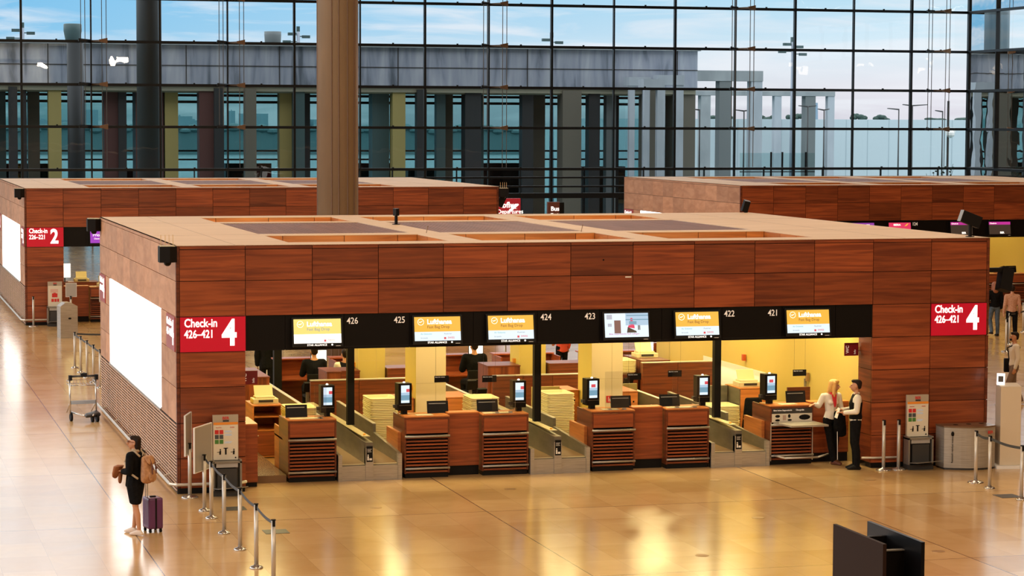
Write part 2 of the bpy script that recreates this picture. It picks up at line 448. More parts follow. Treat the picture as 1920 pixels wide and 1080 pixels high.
# ================================================================= pavilions
PW, PD, PT, RW = 16.30, 13.37, 4.565, .6522
def zr(k): return PT - (7 - k) * RW if k else 0.0
XE = [.0636, 1.275] + [1.275 + 1.25 * k for k in range(1, 12)] + [16.236]   # panel edges along the front
XE[12] = 15.025
def pavilion(ox, oy, label, num, rng, main=True):
    t = thing('check_in_pavilion', label, 'pavilion', (ox, oy, 0))
    g = .006
    # ---- front wood: two full rows over the band, side piers below
    def row(m, x0, x1, z0, z1, y0=0, y1=.03): m.box(x0 + g, y0, z0 + g, x1 - g, y1, z1 - g)
    m = MB()
    for a, b in zip(XE, XE[1:]):
        row(m, a, b, zr(5), zr(6)); row(m, a, b, zr(6), PT - .075); row(m, a, b, PT - .075, PT)
    m.build('fascia_panels', WOOD, t)
    m = MB()
    for a, b in ((XE[0], XE[1]), (XE[11], XE[12]), (XE[12], XE[13])):
        for k in range(5):
            if k == 4 and not (a == XE[11]): continue
            z0 = .10 if k == 0 else zr(k)
            row(m, a, b, z0, zr(k + 1))
        if a == XE[0]:
            for k in range(4): m.box(1.262, .035, (.10 if k == 0 else zr(k)) + g, 1.275, .55, zr(k + 1) - g)
            m.build('pier_panels', WOOD, t); m = MB()
    # pier returns facing the opening
    for k in range(4):
        z0 = .10 if k == 0 else zr(k)
        m.box(XE[11], .035, z0 + g, XE[11] + .013, .66, zr(k + 1) - g)
    m.build('pier_panels', WOOD, t)
    for x0, x1 in ((0, .0636), (PW - .0636, PW)):
        m = MB()
        for k in range(7):
            m.box(x0 + .002, 0, (.10 if k == 0 else zr(k)) + g, x1 - .002, .06, zr(k + 1) - g)
        m.build('corner_trim', WOODD, t)
    # ---- carcass behind the panels
    m = MB()
    m.box(.012, .03, 0, 1.26, .10, 3.26); m.box(XE[11] + .014, .03, 0, PW - .012, .10, 3.26)
    m.box(.012, .031, 3.26, PW - .012, .12, PT - .03)
    m.box(.012, PD - .2, 0, 1.3, PD - .03, PT - .03); m.box(15, PD - .2, 0, PW - .02, PD - .03, PT - .03); m.box(1.3, PD - .2, 2.62, 15, PD - .03, PT - .03)
    m.box(.03, .1, 0, .12, PD - .2, PT - .03); m.box(PW - .12, .1, 0, PW - .03, PD - .2, PT - .03)
    m.build('carcass', DARK, t)
    # plinth
    MB().box(.05, .01, 0, 1.25, .3, .10).build('plinth', BLACKM, t); MB().box(XE[11] + .02, .01, 0, PW - .05, .3, .10).build('plinth', BLACKM, t)
    # ---- inner faces
    MB().box(XE[11], .66, 0, XE[11] + .05, 12.7, 3.3).box(XE[11] - .004, 12.0, 0, XE[11] + .02, 13.1, 3.26).build('end_wall', YWALL, t)
    MB().box(1.21, .56, 0, 1.26, 12.7, 3.3).build('inner_wall', YWALL, t)
    # ---- left side
    m = MB()
    ys = [.0] + [.02 + (PD - .04) * k / 11 for k in range(1, 11)] + [PD]
    for k in (5, 6):
        for a, b in zip(ys, ys[1:]):
            if a < .06: a = .06
            m.box(0, a + .002, zr(k) + g, .03, b - .002, zr(k + 1) - g - (.075 if k == 6 else 0))
    for k in (2, 3, 4):
        for a, b in ((.06, 1.15), (1.16, 2.15), (11.28, 12.2), (12.21, PD)):
            m.box(0, a + .002, zr(k) + g, .03, b - .002, zr(k + 1) - g)
    m.box(0, .06, PT - .07, .03, PD, PT)
    m.build('side_panels', WOODS, t)
    m = MB()
    for k in range(21):
        z = .05 + k * .0595
        m.box(-.004, .07, z, .018, PD - .02, z + .024)
    m.build('side_slats', SLAT, t)
    m = MB()
    for k in range(1, 12): m.box(-.006, PD * k / 12 - .012, .04, .0, PD * k / 12 + .012, 1.29)
    m.build('slat_divider', SLAT, t)
    lb = MB().box(-.012, 2.25, 1.345, .02, 11.22, 3.25).build('light_panel', LBOX, t)
    MB().box(-.03, 2.15, 1.29, .0, 11.3, 1.335).build('panel_sill', GREY, t)
    # bumper rail
    m = MB().tube([(-.13, PD - .4, .19), (-.13, .02, .19), (-.02, -.13, .19), (1.15, -.13, .19), (1.27, -.02, .19)], .03)
    for y in (1, 2.5, 4.5, 7, 9.5, 12): m.cyl((-.13, y, .19), (.0, y, .24), .018, n=6)
    m.build('bumper_rail', ALU, t)
    MB().tube([(13.55, -.06, .22), (13.8, -.12, .22), (14.3, -.12, .22)], .022).build('bumper_rail', ALU, t)
    m = MB().tube([(14.9, -.10, .22), (15.05, -.10, .22)], .022); m.build('bumper_rail', ALU, t)
    # ---- right side wall
    m = MB()
    for k in range(7):
        for a, b in zip(ys, ys[1:]):
            m.box(PW - .03, max(a, .06) + .002, (.1 if k == 0 else zr(k)) + g, PW, b - .002, zr(k + 1) - g)
    m.build('side_panels', WOOD, t)
    m = MB()
    for a, b in zip(XE, XE[1:]):
        for k in (5, 6): m.box(a + g, PD - .03, zr(k) + g, b - g, PD, zr(k + 1) - g)
    for a, b in ((XE[0], XE[1]), (XE[11], XE[12]), (XE[12], XE[13])):
        for k in range(5): m.box(a + g, PD - .03, zr(k) + g + (.1 if k == 0 else 0), b - g, PD, zr(k + 1) - g)
    m.build('back_panels', WOOD, t)
    # ---- band
    m = MB().box(1.275, .06, zr(4) + .01, XE[11], .13, zr(5) - .004)
    bj = (1.275, 2.02, 3.13, 4.38, 5.62, 6.88, 8.12, 9.38, 10.62, 11.87, 13.0, XE[11])
    for a, b in zip(bj, bj[1:]): m.box(a + .004, .04, zr(4), b - .004, .062, zr(5) - .004)
    m.build('black_band', BLACK, t)
    MB().box(1.275, PD - .13, zr(4), XE[11], PD - .04, zr(5)).build('black_band', BLACK, t)
    # ---- roof with openings
    bx = [(2.23, 5.36), (6.0, 9.12), (9.80, 12.86)]
    by = [(.86, 3.56), (4.25, 9.40), (10.0, 12.45)]
    m = MB(); z0, z1 = PT - .012, PT
    yy = [0] + [v for p in by for v in p] + [PD]
    for i in range(0, 7, 2): m.box(0, yy[i], z0, PW, yy[i + 1], z1)
    xx = [0] + [v for p in bx for v in p] + [PW]
    for p in by:
        for i in range(0, 7, 2): m.box(xx[i], p[0], z0, xx[i + 1], p[1], z1)
    m.build('roof_deck', ROOFM, t)
    m = MB()
    for x in (1.1,): m.box(x, .1, PT - .002, x + .006, PD - .1, PT + .0015)
    for y in (3.9, 9.7): m.box(.1, y, PT - .002, 2.2, y + .006, PT + .0015)
    m.build('roof_joint', mat('joint_brown', (.22, .14, .09), .7), t)
    m = MB()
    for x in (14.5,): m.box(x, .1, PT - .002, x + .006, PD - .1, PT + .0015)
    for y in (3.9, 9.7): m.box(12.9, y, PT - .002, PW - .1, y + .006, PT + .0015)
    m.build('roof_joint', mat('joint_brown', (.22, .14, .09), .7), t)
    for p in (by[0], by[2]):
        for a, b in bx:
            m = MB()
            for x0, x1 in ((a, a + (b - a) * .12), (a + (b - a) * .12, a + (b - a) * .52), (a + (b - a) * .52, a + (b - a) * .87), (a + (b - a) * .87, b)):
                m.box(x0 + g, p[1], PT - .62, x1 - g, p[1] + .03, PT - .015); m.box(x0 + g, p[0] - .03, PT - .62, x1 - g, p[0], PT - .015)
            m.box(a - .03, p[0], PT - .62, a, p[1], PT - .015)
            for q in range(3): m.box(b, p[0] + (p[1] - p[0]) * q / 3 + g, PT - .62, b + .03, p[0] + (p[1] - p[0]) * (q + 1) / 3 - g, PT - .015)
            m.build('opening_lining', WOODO, t)
    for a, b in bx:
        m = MB(); y0, y1 = by[1]; n = 40
        for k in range(n):
            x = a + (b - a) * (k + .5) / n
            m.box(x - .018, y0, PT - .07, x + .018, y1, PT - .01)
        m.build('roof_grille', GRILLE, t)
        MB().box(a, y0, PT - .60, b, y1, PT - .58).build('grille_backing', DARK, t)
    # ceiling inside with lamp troughs
    m = MB(); zc = PT - .64
    for i in range(0, 7, 2): m.box(.1, max(.1, yy[i]), zc, PW - .1, min(PD - .2, yy[i + 1]), zc + .02)
    for p in (by[0], by[2]):
        for i in range(0, 7, 2): m.box(max(.1, xx[i]), p[0], zc, min(PW - .1, xx[i + 1]), p[1], zc + .02)
    m.box(.1, by[1][0], zc, PW - .1, by[1][1], zc + .02)
    m.build('inner_ceiling', mat('ceiling_cream', (.6, .5, .3), .7), t)
    # ---- illuminated signs
    for x0, x1, tx in ((XE[0], XE[1], .14), (XE[12], XE[13], 15.10)):
        if x0 == XE[12] and not main: continue
        s = MB().box(x0 + .005, -.035, zr(4) + .01, x1 - .005, .03, zr(5) - .008).build('illuminated_sign', RED, t)
        text('lettering', 'Check-in', .215, (tx, -.038, 3.075), FR, LITW, s, .018, sx=.78)
        text('lettering', rng, .205, (tx, -.038, 2.875), FR, LITW, s, .018, sx=.76)
        text('lettering', num, .66, (tx + .70, -.038, 2.74), FR, LITW, s, .03, sx=.80)
        MB().box(x0 + .002, -.02, zr(4), x1 - .002, .029, zr(5) - .001).build('sign_frame', REDD, s)
    for y0 in (.10, 12.15):
        s = MB().box(-.02, y0, zr(4) + .01, .03, y0 + 1.15, zr(5) - .01).build('side_sign', REDSIDE, t)
        rt = (PI / 2, 0, -PI / 2)
        text('lettering', 'Check-in', .19, (-.023, y0 + 1.08, 3.06), rt, LITW, s, .01)
        text('lettering', rng, .19, (-.023, y0 + 1.08, 2.87), rt, LITW, s, .01)
        text('lettering', num, .62, (-.023, y0 + .42, 2.74), rt, LITW, s, .03)
    return t
P4 = pavilion(0, 0, 'large walnut-clad check-in pavilion signed 4 in the foreground', '4', '426–421')
P2 = pavilion(0, 37.5, 'walnut-clad check-in pavilion signed 2 at far left', '2', '226–221', False)
P1 = pavilion(25.3, 37.5, 'walnut-clad check-in pavilion in the background at right', '1', '126–121', False)

# lit wall recess in pavilion 4
tag(MB().box(13.735, 5.6, .78, 13.749, 9.6, 1.335).build('wall_board', WHITE), 'brightly lit cream board low on the yellow wall behind the 421 printer', 'board')
area('recess_lamp', (13.62, 7.5, 1.30), .08, 3.6, 14, (1, .88, .5), (0, math.radians(35), 0))
# lamps inside the pavilions
YL = (1, .83, .36)
for ox, oy, k in ((0, 0, 1), (0, 37.5, .45), (25.3, 37.5, .30)):
    for x in (2.6, 6.2, 9.9, 13.0):
        area('pavilion_lamp', (ox + x, oy + 2.2, 3.88), 1.0, 1.6, 95 * k, YL)
        area('pavilion_lamp', (ox + x, oy + 6.6, 3.88), 1.0, 3.0, 150 * k, YL)
        area('pavilion_lamp', (ox + x, oy + 11, 3.88), 1.0, 1.6, 105 * k, YL)
    for bx in (3.8, 7.5, 11.3):
        area('opening_lamp', (ox + bx, oy + 1.3, 4.1), 1.8, .25, 16 * k, (1, .75, .3), (math.radians(105), 0, 0))
        area('opening_lamp', (ox + bx, oy + 10.4, 4.1), 1.8, .25, 20 * k, (1, .75, .3), (math.radians(105), 0, 0))
for ox, oy in ((0, 0),):
    area('wall_washer', (13.35, 1.15, 3.2), .2, .25, 40, (1, .88, .55), (0, math.radians(40), 0))

# ================================================================= counters of pavilion 4
CN = {426: (2.22, 3.15), 425: (4.48, 5.37), 424: (6.02, 6.95), 423: (8.24, 9.13), 422: (9.78, 10.68), 421: (11.98, 12.90)}
def desk(num, x0, x1, oy=0, ox=0, label=None, right_display=True, group='bag drop desks'):
    t = thing('check_in_desk', label or f'walnut bag drop desk with slatted front under the number {num}', 'desk', (ox + (x0 + x1) / 2, oy + .87, 0))
    t['group'] = group
    w = (x1 - x0) / 2
    MB().box(-w + .02, .03, 0, w - .02, .75, .09).build('plinth', BLACKM, t)
    m = MB().box(-w, .0, .09, -w + .03, 1.0, 1.17).box(w - .03, .0, .09, w, 1.0, 1.17).box(-w, 0.01, 1.135, w, .05, 1.165)
    m.build('carcass', WOODD, t)
    MB().box(-w + .035, .002, .86, w - .035, .04, 1.13).build('front_panel', WOOD, t)
    MB().box(-w + .03, .10, .09, w - .03, .14, .86).build('slat_backing', BLACKM, t)
    m = MB()
    for k in range(11): m.box(-w + .035, .005, .10 + k * .066, w - .035, .04, .134 + k * .066)
    m.build('front_slats', WOOD, t)
    side = -1 if right_display else 1
    MB().box(-w, 0, 1.17, w, .62, 1.195, bev=.004).build('desk_top', WOODO, t)
    MB().box(-w + .06 + (.2 if side > 0 else 0), .08, 1.196, w - .3 - (0 if side > 0 else 0), .30, 1.203).build('writing_pad', CREAMD, t)
    for z in (.81, .19):
        MB().cyl((-w + .0, -.045, z), (w - .005, -.045, z), .022, n=10).cyl((-w + .06, -.045, z), (-w + .06, .01, z), .012, n=6).cyl((w - .06, -.045, z), (w - .06, .01, z), .012, n=6).build('bumper_bar', STEEL, t, True)
    # lower work surface and orange end panel behind
    MB().box(-w, .62, .74, w, 1.5, .77).build('work_surface', WOODO, t)
    xs = -w if side < 0 else w - .03
    MB().box(xs, .98, .09, xs + .03, 1.5, .95).build('end_panel', WOODO, t)
    if side > 0: MB().box(-w - .065, .3, .09, -w - .003, 1.3, .86).build('side_cabinet', WOODO, t)
    return t
ORD = {426: True, 425: False, 424: True, 423: False, 422: True, 421: False}
DESKS = {}
for n, (a, b) in CN.items():
    DESKS[n] = desk(n, a, b, right_display=ORD[n], label={421: 'walnut check-in desk with baggage poster under the number 421'}.get(n))
# 421: poster and drop shelf
d = DESKS[421]
MB().box(-.43, -.012, 1.03, .43, .004, 1.135).build('poster_header', DGREY, d)
p = MB().box(-.43, -.012, .86, .43, .004, 1.03).build('baggage_poster', POSTW, d)
m = MB()
for x, z, rx, rz in ((-.31, .98, .055, .03), (-.31, .90, .055, .022), (-.06, .98, .03, .04), (-.05, .90, .05, .02), (.27, .95, .13, .055)):
    m.ball((x, -.013, z), (rx, .004, rz), 10)
m.box(.16, -.017, .93, .38, -.012, .98)
m.build('bag_pictograms', BLACKM, p)
MB().box(-.20, -.015, .90, -.13, -.011, 1.0).build('size_swatch', mat('swatch', (.5, .35, .28), .6), p)
text('header_lettering', 'Bitte keine Gegenstände', .04, (-.40, -.014, 1.085), FR, NUMW, d, 0)
text('header_lettering', 'Übergröße', .04, (.08, -.014, 1.085), FR, NUMW, d, 0)
m = MB(); m.prism([(-.40, -.02, .835), (.45, -.02, .835), (.62, -.42, .80), (-.18, -.42, .80)], (0, 0, .035)); m.build('drop_shelf', STEEL, d)
MB().tube([(-.40, -.05, .20), (-.25, -.28, .17), (.45, -.28, .17), (.75, -.1, .2)], .02).build('foot_bar', ALU, d, True)
MB().box(-.455, -.01, .08, -.44, .0, .86).box(.44, -.01, .08, .455, .0, .86).build('edge_strip', ALU, d)

# infill panels joining desks
def infill(x0, x1, lab, y=1.05, ox=0, oy=0):
    t = thing('counter_panel', lab, 'counter', (ox + (x0 + x1) / 2, oy + y, 0), 0, 'counter panels between desks')
    w = (x1 - x0) / 2 - .004
    MB().box(-w, .04, 0, w, .12, .19).build('plinth', BLACKM, t)
    MB().box(-w, 0, .19, w, .04, 1.20).build('front_panel', WOOD, t)
    MB().box(-w, 0, 1.20, w, .32, 1.225).build('counter_top', WOODO, t)
infill(5.38, 6.01, 'walnut infill counter between the desks of 425 and 424')
infill(9.14, 9.77, 'walnut infill counter between the desks of 423 and 422')
infill(12.91, 13.75, 'walnut counter by the right pier where the blond woman leans')
# low wooden boxes at the left end
t = thing('end_cabinet', 'narrow orange wood cabinet beside the left pier', 'cabinet', (1.42, .52, 0))
MB().box(-.13, 0.03, 0, .15, 1.0, .09).build('plinth', BLACKM, t)
MB().box(-.14, 0, .09, .16, 1.1, 1.17).build('body', WOOD, t); MB().box(-.14, 0, 1.17, .16, 1.1, 1.19).build('top_board', WOODO, t)
tag(MB().box(1.60, .95, 0, 2.20, 5.5, .14).build('staff_platform', noisy('platform_vinyl', (.14, .08, .045), (.2, .12, .07), (1, 1, 1), 2, .25)), 'low brown staff platform left of the 426 desk', 'platform')
t = thing('open_cabinet', 'open walnut shelf cabinet carrying a label printer behind the 426 desk', 'cabinet', (2.42, 4.3, 0))
MB().box(-.31, 0, 0, -.28, .9, 1.06).box(.27, 0, 0, .30, .9, 1.06).box(-.31, .87, 0, .30, .9, 1.06).box(-.31, 0, .02, .30, .9, .05).box(-.31, 0, .55, .30, .9, .58).box(-.28, .01, .83, .27, .85, .85).build('carcass', WOODO, t)
MB().box(-.31, 0, 1.06, .30, .9, 1.085).build('top_board', WOODO, t)
MB().box(-.27, .0, .06, .26, .02, .54).build('door', WOOD, t)
MB().ball((-.2, -.01, .46), .014, 8).build('lock', STEEL, t)

# label printers
def printer(loc, rotz, lab):
    t = thing('label_printer', lab, 'printer', loc, rotz, 'cream label printers')
    MB().box(-.26, -.2, 0, .26, .2, .10, bev=.015).box(-.20, -.12, .10, .20, .18, .14, bev=.01).build('body', CREAMD, t)
    MB().box(-.15, -.205, .03, .15, -.195, .08).build('front_slot', DGREY, t)
    MB().prism([(-.19, .05, .12), (.19, .05, .12), (.19, .17, .34), (-.19, .17, .34)], (0, .03, 0)).build('paper_tray', CREAM, t)
    return t
printer((2.42, 4.7, 1.086), 0, 'cream label printer on the open cabinet at left')
printer((12.92, 4.6, 1.17), 0, 'cream label printer on the cabinet behind the 421 desk')
printer((11.87, 8.4, 1.46), 0, 'dark-lidded printer on the rear counter before the cream wall')

# conveyor lanes
def conveyor(xa, xb, xc, lab, rear=11.1):
    t = thing('baggage_conveyor', lab, 'conveyor', (0, .78, 0), 0, 'twin lane baggage conveyors')
    MB().box(xa, .05, 0, xb, 6.1, .30).build('base', BELTG, t)
    m = MB().box(xa, 0, 0, xa + .075, .12, .50).box(xb - .075, 0, 0, xb, .12, .50).box(xc, 0, 0, xc + .15, .12, .62).box(xa + .075, .02, 0, xc, .08, .285).box(xc + .15, .02, 0, xb - .075, .08, .285)
    m.build('steel_front', STEEL, t)
    MB().box(xa + .08, .08, .285, xc, .16, .31).box(xc + .15, .08, .285, xb - .08, .16, .31).build('front_roller', mat('roller', (.62, .5, .3), .4), t)
    for a, b in ((xa + .06, xc), (xc + .15, xb - .06)):
        MB().box(a, .16, .27, b, 6.1, .315).build('belt', BELT, t)
    def wall(x0, x1, pts): return [(x0, y, z) for y, z in pts], (x1 - x0, 0, 0)
    m = MB()
    m.prism(*wall(xa, xa + .06, [(.02, .3), (.02, .50), (2.1, .62), (2.15, 1.0), (rear, 1.03), (rear, .3)]))
    m.build('lane_wall', BELTG, t)
    m = MB()
    m.prism(*wall(xc, xc + .15, [(.02, .3), (.02, .73), (.35, .73), (2.2, .80), (6.05, .80), (6.05, .3)]))
    m.build('centre_wall', BELTG, t)
    m = MB()
    m.prism(*wall(xb - .06, xb, [(.02, .3), (.02, .50), (2.35, .62), (2.36, .78), (6.05, .82), (6.05, .3)]))
    m.build('lane_wall', BELTG, t)
    MB().prism([(xa - .006, 2.15, 1.005), (xa - .006, rear, 1.035), (xa + .075, rear, 1.035), (xa + .075, 2.15, 1.005)], (0, 0, .012)).build('edge_cap', ALU, t)
    MB().prism([(xb - .066, 2.36, .783), (xb - .066, 6.05, .823), (xb + .006, 6.05, .823), (xb + .006, 2.36, .783)], (0, 0, .012)).build('edge_cap', ALU, t)
    if rear > 7: MB().box(xa, 6.1, 0, xa + .56, 11.1, .30).build('base', BELTG, t); MB().box(xa + .06, 6.1, .27, xa + .56, 11.1, .315).build('belt', BELT, t)
    MB().box(xc - .002, .3, .805, xc + .152, 6.05, .815).build('edge_cap', mat('edge_cap', (.5, .42, .24), .4, .3), t)
    MB().lathe([(.03, 0), (.03, .03), (.012, .045)], (xc + .08, .5, .80), 8).build('orange_beacon', mat('beacon', (.9, .4, .02), .4), t)
    lb = MB().box(xc + .015, -.006, .36, xc + .135, .0, .66).build('instruction_label', BLACKM, t)
    MB().box(xc + .03, -.009, .39, xc + .06, -.006, .47).ball((xc + .045, -.008, .49), (.015, .004, .015), 6).box(xc + .07, -.009, .39, xc + .12, -.006, .43).box(xc + .03, -.009, .60, xc + .115, -.006, .607).box(xc + .03, -.009, .575, xc + .10, -.006, .582).box(xc + .03, -.009, .55, xc + .11, -.006, .557).build('pictogram', WHITE, lb)
    return t
conveyor(3.17, 4.41, 3.70, 'twin lane baggage conveyor between the 426 and 425 desks')
conveyor(6.97, 8.18, 7.45, 'twin lane baggage conveyor between the 424 and 423 desks')
conveyor(10.70, 11.94, 11.20, 'twin lane baggage conveyor between the 422 and 421 desks', 6.05)
for x, y, lab in ((3.84, 2.9, 'square black post on the conveyor right of the 426 desk'), (7.60, 2.55, 'square black post on the conveyor right of the 424 desk'), (11.36, 2.3, 'square black post on the conveyor right of the 422 desk')):
    tag(MB().box(x - .07, y - .07, .815, x + .07, y + .07, 3.92).build('support_post', BLACKM), lab, 'post', 'black posts of the pavilion')
tag(MB().box(3.78, 11.3, 0, 3.96, 11.48, 3.92).build('support_post', BLACKM), 'square black post at the left rear of the pavilion', 'post', 'black posts of the pavilion')
# glow: screen helper
def q(m, x0, z0, x1, z1, y=-.002): m.box(x0, y - .002, z0, x1, y, z1); return m

# overhead screens
def screen(num, x0, x1, style, ox=0, oy=0, lab=None, grp='screens on the black band'):
    t = thing('overhead_screen', lab or '', 'screen', (ox + (x0 + x1) / 2, oy - .075, 2.95), 0, grp)
    t.rotation_euler = (math.radians(-9), 0, 0)
    w = (x1 - x0) / 2 + .035; iw = (x1 - x0) / 2
    MB().box(-w, 0, -.275, w, .07, .27).build('frame', BLACK, t)
    y0, y1 = -.225, .235
    if style in ('lh', 'lh2'):
        yel = SC_YW if style == 'lh2' else SC_Y
        q(MB(), -iw, -.045, iw, y1).build('yellow_field', yel, t)
        q(MB(), -iw, y0 + .01, iw, -.045).build('white_field', LITW if style == 'lh2' else SC_W, t)
        cc = bmesh.new(); cc.free()
        m = MB(); n = 24
        for k in range(n):
            a, b = 2 * PI * k / n, 2 * PI * (k + 1) / n
            R1, R2 = .062, .054
            m.quad((-.32 + R1 * math.cos(a), -.006, .14 + R1 * math.sin(a)), (-.32 + R1 * math.cos(b), -.006, .14 + R1 * math.sin(b)), (-.32 + R2 * math.cos(b), -.006, .14 + R2 * math.sin(b)), (-.32 + R2 * math.cos(a), -.006, .14 + R2 * math.sin(a)))
        m.prism([(-.365, -.006, .15), (-.34, -.006, .125), (-.31, -.006, .135), (-.275, -.006, .165), (-.31, -.006, .15), (-.335, -.006, .14)], (0, .002, 0))
        m.build('crane_emblem', LITW, t)
        text('lettering', 'Lufthansa', .125, (-.20, -.006, .10), FR, LITW, t, .03, ext=.001)
        text('lettering', 'Fast Bag Drop', .075, (-.20, -.006, .02), FR, TXT_BR if style == 'lh' else TXT_GR, t, .006, ext=.001)
        text('lettering', 'Air Dolomiti', .042, (-.33, -.006, -.10), FR, SC_T, t, 0, ext=.001)
        text('lettering', 'brussels', .042, (-.33, -.006, -.175), FR, TXT_GR, t, 0, ext=.001)
        text('lettering', 'Austrian', .045, (.12, -.006, -.10), FR, TXT_GR, t, 0, ext=.001)
        text('lettering', 'SWISS', .05, (.19, -.006, -.18), FR, SC_R, t, .01, ext=.001)
        q(MB(), .12, -.19, .16, -.15, -.004).build('red_emblem', SC_R, t)
        text('lettering', 'STAR ALLIANCE', .052, (-.20, -.004, -.265), FR, LITW, t, .01, ext=.001)
        MB().lathe([(.018, 0), (.018, .002)], (0, 0, 0), 6).build('star_emblem', LITW, t).matrix_local = Matrix.Translation((.27, -.004, -.247)) @ Matrix.Rotation(PI / 2, 4, 'X')
    elif style == 'video':
        q(MB(), -iw, y0, iw, y1).build('picture', SC_W, t)
        q(MB(), -.02, .0, iw, .235, -.004).build('picture_hall', SC_LB, t)
        q(q(q(MB(), 0, .18, iw, .2, -.006), -.02, .10, iw, .12, -.006), .05, .02, .2, .08, -.006).build('picture_girders', SC_B, t)
        q(MB(), -.25, -.15, -.12, .10, -.005).build('picture_wall', SC_BR, t)
        m = MB(); m.ball((.10, -.006, .11), (.03, .002, .035), 8); m.prism([(.02, -.006, -.04), (.16, -.006, -.06), (.15, -.006, .08), (.08, -.006, .10)], (0, .002, 0)); m.build('picture_figure', SC_PK, t)
        m = MB(); m.prism([(.0, -.007, -.14), (.2, -.007, -.14), (.19, -.007, -.11), (.02, -.007, -.03)], (0, .002, 0)); m.build('picture_case', SC_D, t)
        q(q(MB(), .225, -.09, .245, .0, -.008), .255, -.09, .27, .0, -.008).build('picture_figure', SC_D, t)
        q(q(MB(), -.40, .12, -.29, .21, -.004), -.38, -.02, -.30, .04, -.004).build('picture_counter', SC_G, t)
        text('lettering', 'Bitte Gepäckstücke flach auflegen', .045, (-.36, -.005, -.175), FR, SC_MG, t, 0, ext=.001)
    elif style == 'iberia':
        q(MB(), -iw, y0, iw, y1).build('picture', SC_PK, t)
        text('lettering', 'IBERIA', .10, (-.25, -.006, .12), FR, LITW, t, .02, ext=.001)
        MB().prism([(.18, -.005, .10), (.30, -.005, .20), (.36, -.005, .20), (.26, -.005, .11)], (0, .002, 0)).build('emblem', SC_Y, t)
    elif style == 'business':
        q(MB(), -iw, y0, iw, y1).build('picture', SC_PU, t)
        text('lettering', 'IB', .09, (-.36, -.006, .12), FR, LITW, t, .02, ext=.001)
        text('lettering', 'BUSINESS', .085, (-.10, -.006, .12), FR, LITW, t, .02, ext=.001)
        MB().prism([(-.20, -.005, .11), (-.14, -.005, .20), (-.11, -.005, .20), (-.16, -.005, .11)], (0, .002, 0)).build('emblem', SC_Y, t)
    elif style == 'ber':
        q(MB(), -iw, y0, iw, y1).build('picture', SC_D, t)
        q(MB(), -iw, .13, iw, y1, -.004).build('heading_bar', SC_MG, t)
        text('lettering', 'Check-in', .075, (-.40, -.006, .155), FR, LITW, t, .01, ext=.001)
        text('lettering', 'BER', .10, (.0, -.006, -.2), FR, LITW, t, .03, ext=.001)
    elif style == 'prior':
        q(MB(), -iw, y0, iw, y1).build('picture', emis('screen_violet', (.36, .03, .52), 1), t)
        text('lettering', 'Priority', .14, (-.36, -.006, .0), FR, LITW, t, .0, ext=.001)
        text('lettering', 'Check-in', .07, (-.32, -.006, -.10), FR, LITW, t, .0, ext=.001)
    MB().box(w - .14, -.002, -.274, w - .05, .0, -.268).build('status_mark', NUMW, t)
    return t
screen(426, 2.16, 3.05, 'lh2', lab='bright Fast Bag Drop screen left of the number 426')
screen(425, 4.45, 5.34, 'lh', lab='Fast Bag Drop screen right of the number 425')
screen(424, 5.88, 6.77, 'lh', lab='Fast Bag Drop screen left of the number 424')
screen(423, 8.19, 9.07, 'video', lab='overhead screen showing a picture of the hall beside 423')
screen(422, 9.63, 10.51, 'lh', lab='Fast Bag Drop screen left of the number 422')
screen(421, 11.93, 12.82, 'lh', lab='Fast Bag Drop screen right of the number 421')
screen(125, 29.64, 30.50, 'business', 0, 37.5, 'purple BUSINESS screen on the background pavilion at right')
screen(124, 31.08, 31.95, 'iberia', 0, 37.5, 'pinkish red IBERIA screen on the background pavilion at right')
screen(123, 33.55, 34.42, 'ber', 0, 37.5, 'dark screen with magenta bar right of the IBERIA screen')
screen(122, 35.1, 35.97, 'ber', 0, 37.5, 'dark screen with magenta bar at the right picture edge')
screen(126, 27.45, 28.32, 'business', 0, 37.5, 'purple screen left of 126 just above the front pavilion roof')
screen(226, 2.15, 3.03, 'prior', 0, 37.5, 'violet Priority screen on the left background pavilion')
for n, x in ((426, 3.18), (425, 4.08), (424, 6.94), (423, 7.82), (422, 10.66), (421, 11.57)):
    text('counter_number', str(n), .17, (x, .031, 3.075), FR, NUMW, P4, .006, sx=.85)
for n, x in ((126, 3.18), (125, 3.95), (124, 6.75)):
    text('counter_number', str(n), .17, (x, .031, 3.07), FR, NUMW, P1, .006, sx=.85)
MB().box(2.2, .033, 2.6525, 13.0, .036, 2.655).build('band_trim', DGREY, P4)

# display terminals on the desks
def terminal(x, y, rz, lab, red=0):
    t = thing('bag_drop_terminal', lab, 'terminal', (x, y, 1.196), rz, 'black bag drop terminals')
    MB().box(-.05, .02, 0, .05, .14, .08).build('foot', BLACKM, t)
    MB().box(-.135, 0, .07, .135, .24, .60, bev=.012).build('housing', BLACK, t)
    q(MB(), -.085, .22, .085, .56).build('display', SC_W, t)
    q(MB(), -.085, .27, .085, .37, -.004).build('display_band', SC_B, t)
    q(MB(), -.085, .37, .085, .42, -.004).build('display_band', SC_LB, t)
    if red: q(MB(), -.045, .43, .045, .49, -.004).build('display_mark', SC_R, t)
    else: q(MB(), .02, .43, .085, .49, -.004).build('display_mark', SC_R, t)
    q(MB(), -.12, .17, .12, .176, -.001).build('reader_slot', GREY, t)
    MB().ball((0, .08, .61), (.028, .028, .02), 8).build('status_lamp', LITW, t)
    MB().box(-.20, .06, .12, -.14, .16, .18).build('scanner', DGREY, t)
terminal(3.06, 1.25, .0, 'black touchscreen terminal at the right of the 426 desk')
terminal(4.58, 1.25, .10, 'black touchscreen terminal at the left of the 425 desk')
terminal(6.86, 1.20, .0, 'black touchscreen terminal at the right of the 424 desk')
terminal(8.37, 1.20, .10, 'black touchscreen terminal at the left of the 423 desk', 1)
